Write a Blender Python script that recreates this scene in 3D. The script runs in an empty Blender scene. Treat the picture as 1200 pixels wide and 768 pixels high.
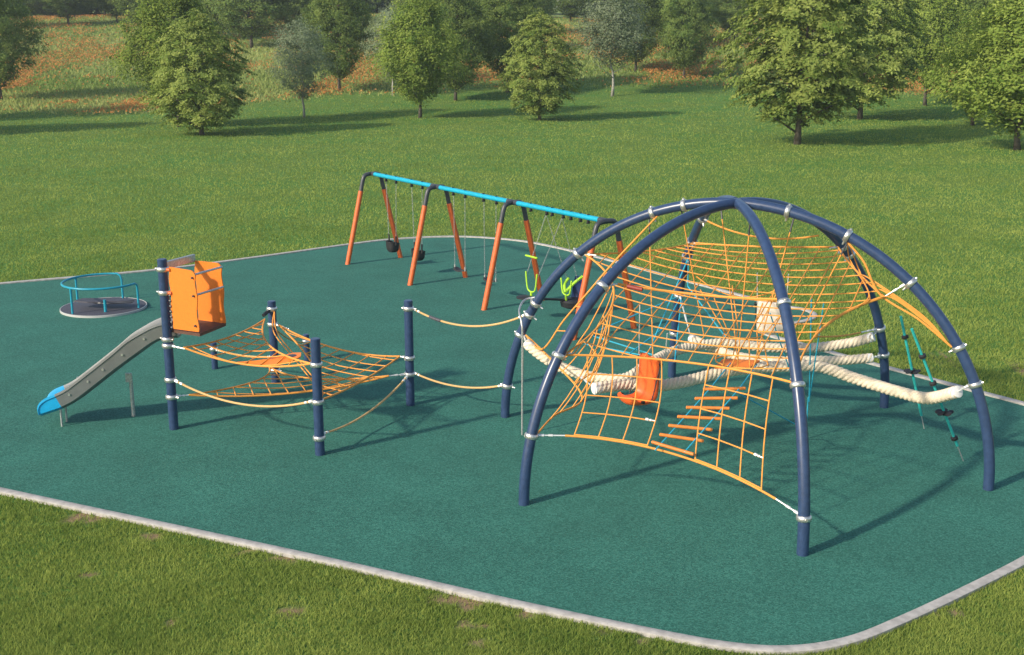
import bpy, math, random
import numpy as np
from mathutils import Vector, Matrix, noise
random.seed(7); rng = np.random.default_rng(11)
R = math.radians
scn = bpy.context.scene
COL = scn.collection

# ------------------------------------------------------------------ camera
cam = bpy.data.cameras.new("camera"); camo = bpy.data.objects.new("camera", cam); COL.objects.link(camo)
camo.location = (0, 0, 6.70); camo.rotation_euler = (R(90 - 14.22), 0, 0)
cam.sensor_width = 36; cam.lens = 36 * 1422.8 / 1200; cam.clip_end = 3000; cam.clip_start = 0.1
scn.camera = camo
# ------------------------------------------------------------------ light
SUN_AZ, SUN_EL = 36.0, 29.0          # the light travels towards azimuth 36 deg (from +X), 29 deg above the horizon
w = bpy.data.worlds.new("World"); scn.world = w; w.use_nodes = True
nt = w.node_tree; nt.nodes.clear()
sky = nt.nodes.new('ShaderNodeTexSky'); sky.sky_type = 'NISHITA'; sky.sun_disc = False
sky.sun_elevation = R(SUN_EL); sky.sun_rotation = math.atan2(-math.cos(R(SUN_AZ)), -math.sin(R(SUN_AZ)))
sky.air_density = 1.1; sky.dust_density = 1.6
bg = nt.nodes.new('ShaderNodeBackground'); bg.inputs[1].default_value = 0.14
wo = nt.nodes.new('ShaderNodeOutputWorld')
nt.links.new(sky.outputs[0], bg.inputs[0]); nt.links.new(bg.outputs[0], wo.inputs[0])
sl = bpy.data.lights.new("sun", 'SUN'); sl.energy = 3.9; sl.angle = R(2.3); sl.color = (1.0, 0.88, 0.70)
so = bpy.data.objects.new("sun", sl); COL.objects.link(so)
dirv = Vector((math.cos(R(SUN_AZ)) * math.cos(R(SUN_EL)), math.sin(R(SUN_AZ)) * math.cos(R(SUN_EL)), -math.sin(R(SUN_EL))))
so.rotation_euler = dirv.to_track_quat('-Z', 'Y').to_euler(); so.location = (-20, -15, 20)
scn.view_settings.view_transform = 'Standard'; scn.view_settings.look = 'None'
scn.view_settings.exposure = 0.38; scn.view_settings.gamma = 1.0

# ------------------------------------------------------------------ materials
def mat(name, col, rough=0.5, metal=0.0, noise_scale=None, amt=0.15, bump=0.0, col2=None, spec=0.5, detail=4):
    m = bpy.data.materials.new(name); m.use_nodes = True
    n = m.node_tree.nodes; l = m.node_tree.links; b = n['Principled BSDF']
    b.inputs['Roughness'].default_value = rough; b.inputs['Metallic'].default_value = metal
    b.inputs['Specular IOR Level'].default_value = spec
    b.inputs['Base Color'].default_value = (*col, 1)
    if noise_scale:
        tc = n.new('ShaderNodeTexCoord'); nz = n.new('ShaderNodeTexNoise'); nz.inputs['Scale'].default_value = noise_scale
        nz.inputs['Detail'].default_value = detail
        l.new(tc.outputs['Object'], nz.inputs['Vector'])
        rp = n.new('ShaderNodeValToRGB'); c2 = col2 or tuple(c * (1 - amt) for c in col)
        rp.color_ramp.elements[0].position = 0.35; rp.color_ramp.elements[0].color = (*c2, 1)
        rp.color_ramp.elements[1].position = 0.65; rp.color_ramp.elements[1].color = (*[min(1, c * (1 + amt)) for c in col], 1)
        l.new(nz.outputs['Fac'], rp.inputs['Fac']); l.new(rp.outputs['Color'], b.inputs['Base Color'])
        if bump:
            bp = n.new('ShaderNodeBump'); bp.inputs['Strength'].default_value = bump; bp.inputs['Distance'].default_value = 0.01
            l.new(nz.outputs['Fac'], bp.inputs['Height']); l.new(bp.outputs['Normal'], b.inputs['Normal'])
    return m
M = {}
M['navy'] = mat('navy_paint', (0.028, 0.054, 0.125), 0.30, 0.0, 14, 0.12)
M['alu'] = mat('cast_aluminium', (0.62, 0.62, 0.60), 0.36, 0.85, 60, 0.15)
M['steel'] = mat('galvanised_steel', (0.50, 0.51, 0.52), 0.42, 0.7, 35, 0.22)
M['chute'] = mat('brushed_steel_chute', (0.25, 0.26, 0.27), 0.36, 0.6, 3, 0.08)
M['rope'] = mat('orange_rope', (0.74, 0.31, 0.055), 0.75, 0, 180, 0.25)
M['tanrope'] = mat('tan_rope', (0.62, 0.40, 0.17), 0.8, 0, 180, 0.25)
M['cable'] = mat('silver_cable', (0.72, 0.74, 0.74), 0.4, 0.4)
M['bluerope'] = mat('blue_rope', (0.02, 0.36, 0.52), 0.7, 0, 150, 0.2)
M['tealrope'] = mat('teal_rope', (0.02, 0.40, 0.38), 0.7, 0, 150, 0.2)
M['swingorange'] = mat('orange_paint', (0.62, 0.125, 0.03), 0.42, 0, 12, 0.1)
M['rung'] = mat('orange_rung', (0.66, 0.22, 0.04), 0.45, 0, 12, 0.1)
M['darkgrey'] = mat('dark_grey_paint', (0.045, 0.05, 0.062), 0.4, 0, 20, 0.15)
M['cyan'] = mat('cyan_paint', (0.008, 0.34, 0.50), 0.4, 0, 12, 0.08)
M['black'] = mat('black_rubber', (0.018, 0.018, 0.022), 0.55, 0, 40, 0.3)
M['panel'] = mat('orange_panel', (0.76, 0.20, 0.018), 0.45, 0, 30, 0.06)
M['floor'] = mat('brown_deck', (0.10, 0.045, 0.03), 0.7, 0, 40, 0.2)
M['slideblue'] = mat('blue_plastic', (0.008, 0.34, 0.66), 0.35, 0, 12, 0.06)
M['shellorange'] = mat('orange_shell', (0.72, 0.12, 0.02), 0.42, 0, 15, 0.08)
M['shellcream'] = mat('cream_shell', (0.80, 0.70, 0.60), 0.5, 0, 15, 0.05)
M['log'] = mat('cream_braid', (0.70, 0.61, 0.47), 0.85, 0, 60, 0.12, 0.4)
M['logcap'] = mat('white_cap', (0.80, 0.80, 0.78), 0.5)
M['disc'] = mat('spinner_deck', (0.065, 0.065, 0.085), 0.6, 0, 90, 0.35, 0.3)
M['rim'] = mat('pale_rim', (0.42, 0.43, 0.43), 0.5)
M['turq'] = mat('turquoise_paint', (0.012, 0.28, 0.40), 0.38, 0, 12, 0.08)
M['lime'] = mat('lime_webbing', (0.36, 0.64, 0.03), 0.6)
M['navyshell'] = mat('navy_shell', (0.012, 0.03, 0.11), 0.4, 0, 15, 0.1)
M['redsleeve'] = mat('dark_red_sleeve', (0.25, 0.03, 0.02), 0.6)
M['bark'] = mat('bark', (0.10, 0.085, 0.07), 0.9, 0, 6, 0.35, 0.8)
M['greybark'] = mat('grey_bark', (0.33, 0.32, 0.29), 0.9, 0, 6, 0.3, 0.8)
M['kerb'] = mat('concrete_kerb', (0.40, 0.385, 0.365), 0.8, 0, 9, 0.16, 0.5, detail=10)

def rubber_mat():
    m = bpy.data.materials.new('rubber_granules'); m.use_nodes = True
    n = m.node_tree.nodes; l = m.node_tree.links; b = n['Principled BSDF']
    b.inputs['Roughness'].default_value = 0.85; b.inputs['Specular IOR Level'].default_value = 0.3
    tc = n.new('ShaderNodeTexCoord')
    v = n.new('ShaderNodeTexVoronoi'); v.inputs['Scale'].default_value = 55; l.new(tc.outputs['Object'], v.inputs['Vector'])
    rp = n.new('ShaderNodeValToRGB')
    e = rp.color_ramp.elements; e[0].position = 0; e[0].color = (0.016, 0.094, 0.072, 1); e[1].position = 1; e[1].color = (0.052, 0.20, 0.153, 1)
    e = e.new(0.5); e.color = (0.028, 0.141, 0.108, 1)
    sp = n.new('ShaderNodeSeparateColor'); l.new(v.outputs['Color'], sp.inputs[0]); l.new(sp.outputs[0], rp.inputs['Fac'])
    nz = n.new('ShaderNodeTexNoise'); nz.inputs['Scale'].default_value = 0.8; nz.inputs['Detail'].default_value = 8; nz.inputs['Roughness'].default_value = 0.65
    l.new(tc.outputs['Object'], nz.inputs['Vector'])
    mr = n.new('ShaderNodeMapRange'); mr.inputs[1].default_value = 0.3; mr.inputs[2].default_value = 0.7; mr.inputs[3].default_value = 0.86; mr.inputs[4].default_value = 1.12
    l.new(nz.outputs['Fac'], mr.inputs[0])
    mx = n.new('ShaderNodeMix'); mx.data_type = 'RGBA'; mx.blend_type = 'MULTIPLY'; mx.inputs[0].default_value = 1
    l.new(rp.outputs[0], mx.inputs[6]); l.new(mr.outputs[0], mx.inputs[7]); l.new(mx.outputs[2], b.inputs['Base Color'])
    bp = n.new('ShaderNodeBump'); bp.inputs['Strength'].default_value = 0.5; bp.inputs['Distance'].default_value = 0.006
    l.new(v.outputs['Distance'], bp.inputs['Height']); l.new(bp.outputs[0], b.inputs['Normal'])
    return m
M['rubber'] = rubber_mat()

def lawn_mat():
    m = bpy.data.materials.new('lawn_soil_and_turf'); m.use_nodes = True
    n = m.node_tree.nodes; l = m.node_tree.links; b = n['Principled BSDF']
    b.inputs['Roughness'].default_value = 0.95; b.inputs['Specular IOR Level'].default_value = 0.1
    tc = n.new('ShaderNodeTexCoord')
    def nz(s, d=6, r=0.6):
        x = n.new('ShaderNodeTexNoise'); x.inputs['Scale'].default_value = s; x.inputs['Detail'].default_value = d; x.inputs['Roughness'].default_value = r
        l.new(tc.outputs['Object'], x.inputs['Vector']); return x
    f = nz(9, 8, 0.7)
    rp = n.new('ShaderNodeValToRGB'); e = rp.color_ramp.elements
    e[0].position = 0.3; e[0].color = (0.05, 0.13, 0.03, 1); e[1].position = 0.7; e[1].color = (0.16, 0.27, 0.07, 1)
    l.new(f.outputs['Fac'], rp.inputs[0])
    g = nz(0.22, 5, 0.6); rg = n.new('ShaderNodeValToRGB'); e = rg.color_ramp.elements
    e[0].position = 0.4; e[0].color = (1.12, 1.0, 0.9, 1); e[1].position = 0.62; e[1].color = (0.82, 0.98, 0.85, 1)
    l.new(g.outputs['Fac'], rg.inputs[0])
    mx = n.new('ShaderNodeMix'); mx.data_type = 'RGBA'; mx.blend_type = 'MULTIPLY'; mx.inputs[0].default_value = 1
    l.new(rp.outputs[0], mx.inputs[6]); l.new(rg.outputs[0], mx.inputs[7])
    at = n.new('ShaderNodeAttribute'); at.attribute_name = 'bare'      # worn soil
    m2 = n.new('ShaderNodeMix'); m2.data_type = 'RGBA'; l.new(at.outputs['Fac'], m2.inputs[0])
    l.new(mx.outputs[2], m2.inputs[6]); m2.inputs[7].default_value = (0.27, 0.19, 0.11, 1)
    at2 = n.new('ShaderNodeAttribute'); at2.attribute_name = 'meadow'
    h = nz(1.5, 8, 0.7); r3 = n.new('ShaderNodeValToRGB'); e = r3.color_ramp.elements
    e[0].position = 0.38; e[0].color = (0.15, 0.24, 0.055, 1); e[1].position = 0.62; e[1].color = (0.30, 0.33, 0.12, 1)
    l.new(h.outputs['Fac'], r3.inputs[0])
    m3 = n.new('ShaderNodeMix'); m3.data_type = 'RGBA'; l.new(at2.outputs['Fac'], m3.inputs[0]); l.new(m2.outputs[2], m3.inputs[6]); l.new(r3.outputs[0], m3.inputs[7])
    l.new(m3.outputs[2], b.inputs['Base Color'])
    bp = n.new('ShaderNodeBump'); bp.inputs['Strength'].default_value = 0.8; bp.inputs['Distance'].default_value = 0.05
    l.new(f.outputs['Fac'], bp.inputs['Height']); l.new(bp.outputs[0], b.inputs['Normal'])
    return m
M['lawn'] = lawn_mat()

def leaf_mat(name, dark, light, trans=0.35, rough=0.6):
    """foliage colour runs between two natural leaf tones by a random value stored on each leaf"""
    m = bpy.data.materials.new(name); m.use_nodes = True
    n = m.node_tree.nodes; l = m.node_tree.links; n.clear()
    out = n.new('ShaderNodeOutputMaterial'); at = n.new('ShaderNodeAttribute'); at.attribute_name = 'tone'
    rp = n.new('ShaderNodeValToRGB'); e = rp.color_ramp.elements
    e[0].color = (*dark, 1); e[1].color = (*light, 1); l.new(at.outputs['Fac'], rp.inputs[0])
    oi = n.new('ShaderNodeObjectInfo'); hs = n.new('ShaderNodeHueSaturation')
    mr = n.new('ShaderNodeMapRange'); mr.inputs[3].default_value = 0.82; mr.inputs[4].default_value = 1.15
    l.new(oi.outputs['Random'], mr.inputs[0]); l.new(mr.outputs[0], hs.inputs['Value']); l.new(rp.outputs[0], hs.inputs['Color'])
    d = n.new('ShaderNodeBsdfDiffuse'); t = n.new('ShaderNodeBsdfTranslucent'); mx = n.new('ShaderNodeMixShader'); mx.inputs[0].default_value = trans
    l.new(hs.outputs[0], d.inputs[0]); l.new(hs.outputs[0], t.inputs[0]); l.new(d.outputs[0], mx.inputs[1]); l.new(t.outputs[0], mx.inputs[2])
    l.new(mx.outputs[0], out.inputs[0])
    return m
M['grass'] = leaf_mat('grass_blades', (0.13, 0.215, 0.04), (0.37, 0.435, 0.11), 0.45)
M['meadow'] = leaf_mat('meadow_grass', (0.16, 0.27, 0.06), (0.48, 0.50, 0.19), 0.4)
M['flower'] = leaf_mat('orange_petals', (0.62, 0.24, 0.07), (0.76, 0.42, 0.16), 0.4)
M['leaf_maple'] = leaf_mat('maple_leaves', (0.14, 0.22, 0.045), (0.40, 0.46, 0.13), .45)
M['leaf_elm'] = leaf_mat('elm_leaves', (0.09, 0.165, 0.045), (0.26, 0.33, 0.09), .45)
M['leaf_birch'] = leaf_mat('birch_leaves', (0.17, 0.23, 0.13), (0.34, 0.40, 0.25), .45)
M['leaf_poplar'] = leaf_mat('poplar_leaves', (0.12, 0.21, 0.035), (0.36, 0.44, 0.10), .45)

# ------------------------------------------------------------------ builders
class MB:
    def __init__(s): s.v = []; s.f = []
    def add(s, vs, fs):
        o = len(s.v); s.v += [tuple(x) for x in vs]; s.f += [tuple(i + o for i in q) for q in fs]; return s
    def tube(s, pts, r, n=8, cap=True, closed=False):
        P = [Vector(p) for p in pts]; m = len(P)
        if not hasattr(r, '__len__'): r = [r] * m
        T = []
        for i in range(m):
            a = P[(i - 1) % m] if (closed or i > 0) else P[0]; b = P[(i + 1) % m] if (closed or i < m - 1) else P[-1]
            T.append((b - a).normalized())
        up = Vector((0, 0, 1)) if abs(T[0].z) < 0.9 else Vector((1, 0, 0))
        X = T[0].cross(up).normalized(); vs = []
        for i in range(m):
            X = (X - T[i] * X.dot(T[i])).normalized(); Y = T[i].cross(X)
            for k in range(n):
                a = 2 * math.pi * k / n; vs.append(P[i] + (X * math.cos(a) + Y * math.sin(a)) * r[i])
        fs = []
        for i in range(m if closed else m - 1):
            j = (i + 1) % m
            for k in range(n):
                fs.append((i * n + k, i * n + (k + 1) % n, j * n + (k + 1) % n, j * n + k))
        if cap and not closed: fs.append(tuple(range(n))[::-1]); fs.append(tuple((m - 1) * n + k for k in range(n)))
        return s.add(vs, fs)
    def box(s, c, size, ax=None):
        """box centred at c; ax = three unit vectors"""
        c = Vector(c); ax = ax or (Vector((1, 0, 0)), Vector((0, 1, 0)), Vector((0, 0, 1)))
        vs = []
        for i in (-1, 1):
            for j in (-1, 1):
                for k in (-1, 1): vs.append(c + ax[0] * (i * size[0] / 2) + ax[1] * (j * size[1] / 2) + ax[2] * (k * size[2] / 2))
        return s.add(vs, [(0, 1, 3, 2), (4, 6, 7, 5), (0, 4, 5, 1), (2, 3, 7, 6), (0, 2, 6, 4), (1, 5, 7, 3)])
    def slab(s, outline, off):
        """outline (3D points) extruded by the vector off"""
        n = len(outline); a = [Vector(p) for p in outline]; b = [p + Vector(off) for p in a]
        return s.add(a + b, [tuple(range(n))[::-1], tuple(range(n, 2 * n))] + [(i, (i + 1) % n, (i + 1) % n + n, i + n) for i in range(n)])
    def build(s, name, m, parent=None, smooth=True, bevel=0.0):
        me = bpy.data.meshes.new(name); me.from_pydata(s.v, [], s.f); me.materials.append(m)
        if smooth:
            me.polygons.foreach_set('use_smooth', [True] * len(me.polygons))
            me.update()
            try: me.set_sharp_from_angle(angle=R(40))
            except Exception: pass
        o = bpy.data.objects.new(name, me); COL.objects.link(o)
        if bevel:
            bm = o.modifiers.new('bevel', 'BEVEL'); bm.width = bevel; bm.segments = 2; bm.limit_method = 'ANGLE'
        if parent is not None:
            o.parent = parent
            o.matrix_parent_inverse = ROOTINV.get(parent.name, Matrix.Identity(4))
        return o
ROOTINV = {}
def tag(o, label=None, cat=None, group=None, kind=None):
    if label: o['label'] = label
    if cat: o['category'] = cat
    if group: o['group'] = group
    if kind: o['kind'] = kind
    return o
def thing(name, label, cat, loc=(0, 0, 0), group=None):
    o = bpy.data.objects.new(name, None); COL.objects.link(o); o.location = loc; o.empty_display_size = 0.3
    ROOTINV[o.name] = Matrix.Translation(Vector(loc)).inverted()
    return tag(o, label, cat, group)
def copy_tree(o, parent=None):
    c = o.copy(); COL.objects.link(c)
    if parent: c.parent = parent
    for ch in [x for x in bpy.data.objects if x.parent == o]: copy_tree(ch, c)
    return c
def catmull(P, n=10, closed=False):
    P = [Vector(p) for p in P]; out = []; m = len(P)
    for i in range(m if closed else m - 1):
        g = lambda k: P[k % m] if closed else P[max(0, min(m - 1, k))]
        a, b, c, d = g(i - 1), g(i), g(i + 1), g(i + 2)
        for k in range(n):
            t = k / n
            out.append(0.5 * ((2 * b) + (c - a) * t + (2 * a - 5 * b + 4 * c - d) * t * t + (3 * b - a - 3 * c + d) * t ** 3))
    if not closed: out.append(P[-1])
    return out
def sag(a, b, s=(0, 0, -0.2), n=14):
    a, b, s = Vector(a), Vector(b), Vector(s)
    return [a.lerp(b, t / n) + s * (4 * (t / n) * (1 - t / n)) for t in range(n + 1)]
def at(poly, t):
    t = max(0, min(1, t)) * (len(poly) - 1); i = min(int(t), len(poly) - 2); return poly[i].lerp(poly[i + 1], t - i)

# ------------------------------------------------------------------ terrain
def ssn(a, b, x):
    t = np.clip((x - a) / (b - a), 0, 1); return t * t * (3 - 2 * t)
def Hn(x, y):
    x = np.asarray(x, float); y = np.asarray(y, float)
    return 7.2 * ssn(88, 185, y - .06 * x) + 2.5 * ssn(185, 420, y) + .5 * ssn(90, 130, y) * np.sin(x * .07 + 1) * np.cos(y * .05)
def vnoise(x, y, s, seed=0):
    """cheap smooth value noise, vectorised"""
    x = np.asarray(x) * s + seed * 17.3; y = np.asarray(y) * s - seed * 9.1
    xi = np.floor(x).astype(int); yi = np.floor(y).astype(int); fx = x - xi; fy = y - yi
    fx = fx * fx * (3 - 2 * fx); fy = fy * fy * (3 - 2 * fy)
    def h(a, b):
        q = np.sin(a * 127.1 + b * 311.7 + seed * 74.7) * 43758.5453; return q - np.floor(q)
    return (h(xi, yi) * (1 - fx) + h(xi + 1, yi) * fx) * (1 - fy) + (h(xi, yi + 1) * (1 - fx) + h(xi + 1, yi + 1) * fx) * fy
def fbm(x, y, s, seed=0):
    return (vnoise(x, y, s, seed) + .5 * vnoise(x, y, s * 2.1, seed + 1) + .25 * vnoise(x, y, s * 4.3, seed + 2)) / 1.75
def meadow_mask(x, y):
    edge = 109 - 17 * ssn(-12, -32, np.asarray(x)) + 3 * np.sin(np.asarray(x) * .11 + .6) + 12 * (fbm(x, y, .07, 3) - .5)
    return ssn(-3, 9, np.asarray(y) - edge)
def bare_spots():
    S = []   # worn patches: x, y, radius
    for (x, y, r) in [(-6.05, 15.75, .24), (-5.85, 15.7, .2), (-3.45, 14.62, .12), (-2.95, 14.4, .16), (-.72, 13.25, .22), (-.5, 13.12, .16), (-.42, 12.2, .14), (.2, 12.85, .12),
                      (1.05, 12.45, .16), (1.45, 12.28, .14), (-2.2, 11.6, .14), (-.5, 12.6, .2), (-1.7, 11.3, .2), (-3.9, 12.7, .1), (-5.3, 13.9, .12), (-2.6, 13.0, .16), (2.5, 11.85, .15), (8.9, 24.2, .3), (10.2, 23.0, .25), (-.2, 11.2, .2), (-4.9, 15.1, .14), (5.2, 12.9, .15)]:
        S.append((x, y, r))
    return S
SP = bare_spots()
def bare_mask(x, y):
    b = np.zeros(np.shape(x))
    for sx, sy, r in SP:
        d = np.hypot((x - sx) * .75, y - sy) / (r * .86) + (fbm(x, y, 8, 5) - .42) * 2.2
        b = np.maximum(b, 1 - ssn(.75, 1.25, d))
    return b

OUT = [(-13.36, 30.99), (-9.86, 32.76), (-7.45, 34.6), (-5.23, 36.5), (-3.76, 37.6), (-1.95, 38.1), (-.5, 37.75), (.75, 36.85), (2.47, 34.61), (4.2, 31.9), (5.75, 29.5), (6.5, 28.45), (6.9, 28.1), (7.0, 27.6), (6.72, 27.1), (6.2, 26.75), (5.75, 26.45), (5.5, 26.05), (5.6, 25.6), (6.0, 25.05),
       (7.04, 23.58), (8.38, 21.77), (9.35, 20.45), (9.9, 19.3), (9.85, 18.0), (9.0, 16.75), (7.9, 15.6), (6.57, 14.4), (5.38, 13.45), (4.44, 12.75), (3.75, 12.3), (3.1, 12.1), (2.45, 12.16), (1.55, 12.5), (0, 13.2), (-2.18, 14.27), (-4.67, 15.43), (-7.52, 16.75), (-12, 18.9), (-16, 21.0), (-18.3, 23.5), (-18, 27), (-16.4, 29.2)]
outline = [(p.x, p.y) for p in catmull([(a, b, 0) for a, b in OUT], 8, True)]
def inside(x, y, poly):
    c = np.zeros(len(x), bool); n = len(poly)
    for i in range(n):
        x1, y1 = poly[i]; x2, y2 = poly[(i + 1) % n]
        k = ((y1 > y) != (y2 > y)) & (x < (x2 - x1) * (y - y1) / ((y2 - y1) or 1e-9) + x1); c ^= k
    return c
def offset(poly, d):
    out = []; n = len(poly)
    for i in range(n):
        a, b = Vector(poly[i - 1]), Vector(poly[(i + 1) % n]); t = (b - a).normalized(); out.append((poly[i][0] - t.y * d, poly[i][1] + t.x * d))
    return out
outer = offset(outline, 0.14)      # the outline runs clockwise, its left side is outside
area = sum(outline[i - 1][0] * outline[i][1] - outline[i][0] * outline[i - 1][1] for i in range(len(outline)))
if area > 0: outer = offset(outline, -0.14)
hedge = offset(outline, 0.10 * (1 if area < 0 else -1))

def build_terrain():
    xs = np.unique(np.concatenate([np.arange(-11, 12, .12), np.arange(-30, 30, 1.0), np.arange(-160, 161, 4), np.arange(-700, 701, 40)]).round(3))
    ys = np.unique(np.concatenate([np.arange(9.5, 17, .12), np.arange(17, 60, 1.), np.arange(60, 200, 2.5), np.arange(200, 1200, 40), np.arange(-200, 10, 30)]).round(3))
    X, Y = np.meshgrid(xs, ys); Z = Hn(X, Y) - 0.02
    nx, ny = len(xs), len(ys)
    v = np.stack([X.ravel(), Y.ravel(), Z.ravel()], 1)
    i = np.arange(nx * ny).reshape(ny, nx)
    f = np.stack([i[:-1, :-1], i[:-1, 1:], i[1:, 1:], i[1:, :-1]], -1).reshape(-1, 4)
    me = bpy.data.meshes.new('lawn'); me.from_pydata(v.tolist(), [], f.tolist()); me.materials.append(M['lawn'])
    for nm, fn in (('bare', bare_mask), ('meadow', meadow_mask)):
        a = me.attributes.new(nm, 'FLOAT', 'POINT'); a.data.foreach_set('value', np.clip(fn(v[:, 0], v[:, 1]), 0, 1).astype(np.float32))
    me.polygons.foreach_set('use_smooth', [True] * len(me.polygons))
    o = bpy.data.objects.new('lawn', me); COL.objects.link(o); tag(o, 'green lawn round the playground rising to a meadow', kind='structure')
build_terrain()

sm = MB(); sm.add([(x, y, 0.0) for x, y in hedge], [tuple(range(len(hedge)))])
o = sm.build('rubber_surface', M['rubber'], smooth=False); tag(o, 'teal green granulated rubber safety surface', kind='structure')
if o.data.polygons[0].normal.z < 0: o.data.flip_normals()
kb = MB(); n = len(outline)
rings = [(outline, 0.001, 0), (outline, 0.028, 0), (offset(outline, .012 if area < 0 else -.012), .036, 0), (offset(outline, .128 if area < 0 else -.128), .036, 0), (outer, .028, 0), (outer, -.12, 0)]
vs = []
for rg, z, _ in rings: vs += [(x, y, z) for x, y in rg]
fs = []
for k in range(len(rings) - 1):
    for i in range(n): fs.append((k * n + i, k * n + (i + 1) % n, (k + 1) * n + (i + 1) % n, (k + 1) * n + i))
kb.add(vs, fs); o = kb.build('kerb', M['kerb']); tag(o, 'pale concrete edging kerb curving round the rubber surface', kind='structure')

# ------------------------------------------------------------------ grass, meadow, flowers
def blades(name, px, py, hgt, wid, lean, m, label, tone, zoff=-0.025, quadtop=False):
    n = len(px); z = Hn(px, py) + zoff
    a = rng.uniform(0, 2 * math.pi, n); b = rng.uniform(0, 2 * math.pi, n)
    h = hgt * rng.uniform(.55, 1.25, n); wd = wid * rng.uniform(.6, 1.3, n); ln = lean * rng.uniform(.2, 1, n) * h
    v = np.zeros((n, 3, 3), np.float32)
    v[:, 0] = np.stack([px + np.cos(a) * wd / 2, py + np.sin(a) * wd / 2, z], 1)
    v[:, 1] = np.stack([px - np.cos(a) * wd / 2, py - np.sin(a) * wd / 2, z], 1)
    v[:, 2] = np.stack([px + np.cos(b) * ln, py + np.sin(b) * ln, z + h], 1)
    me = bpy.data.meshes.new(name); me.vertices.add(3 * n); me.vertices.foreach_set('co', v.ravel())
    me.loops.add(3 * n); me.loops.foreach_set('vertex_index', np.arange(3 * n, dtype=np.int32))
    me.polygons.add(n); me.polygons.foreach_set('loop_start', np.arange(0, 3 * n, 3, dtype=np.int32))
    me.update(); at_ = me.attributes.new('tone', 'FLOAT', 'FACE'); at_.data.foreach_set('value', np.clip(tone, 0, 1).astype(np.float32))
    me.materials.append(m); o = bpy.data.objects.new(name, me); COL.objects.link(o); tag(o, label, kind='stuff'); return o
def scatter(n, y0, y1):
    # denser near the camera side, so that the turf reads evenly all the way back
    y = 1 / rng.uniform(1 / y1, 1 / y0, n); x = (rng.random(n) * 2 - 1) * (y * .50 + 2.5); return x, y
outer_t = offset(outline, (.125 if area < 0 else -.125))
def lawn_tone(x, y): return .60 + .75 * (fbm(x, y, .55, 8) - .5) + .5 * (fbm(x, y, 3.2, 2) - .5) + rng.normal(0, .16, len(x))
x, y = scatter(1550000, 8.3, 118); k = ~inside(x, y, outer_t); x, y = x[k], y[k]
k = (rng.random(len(x)) > bare_mask(x, y) * .86) & (rng.random(len(x)) > meadow_mask(x, y)); x, y = x[k], y[k]
hh = (.036 + .028 * fbm(x, y, 1.6, 4)) * (1 + y / 110)
print('blades', len(x))
blades('grass', x, y, hh, .0095 * np.maximum(y / 9.5, 1) ** .93, .95, M['grass'], 'mown green grass all round the playground', lawn_tone(x, y))
x, y = scatter(230000, 78, 205); k = rng.random(len(x)) < meadow_mask(x, y); x, y = x[k], y[k]
tn = .1 + 1.0 * (fbm(x, y, .09, 12) - .2) + rng.normal(0, .12, len(x))
print('meadow', len(x)); blades('meadow_grass', x, y, .32, .17, .9, M['meadow'], 'tall straw and green meadow grass on the slope', tn)
x, y = scatter(900000, 78, 205); f_ = fbm(x, y * .5, .11, 21) + .45 * (fbm(x, y * .5, .42, 5) - .5) + .07 * ssn(-12, -30, x) - .03 * ssn(5, 30, x) 
k = (rng.random(len(x)) < ssn(.0, .95, meadow_mask(x, y + 2) * (.35 + 1.0 * fbm(x, y, .16, 40)))) & (rng.random(len(x)) < np.clip((f_ - .455) * 1.6, 0.008, .30)); x, y = x[k], y[k]
print('flowers', len(x)); blades('wildflowers', x, y, .13, .17, 1.6, M['flower'], 'drifts of orange wildflowers on the meadow slope', rng.random(len(x)), zoff=.24)

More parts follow.
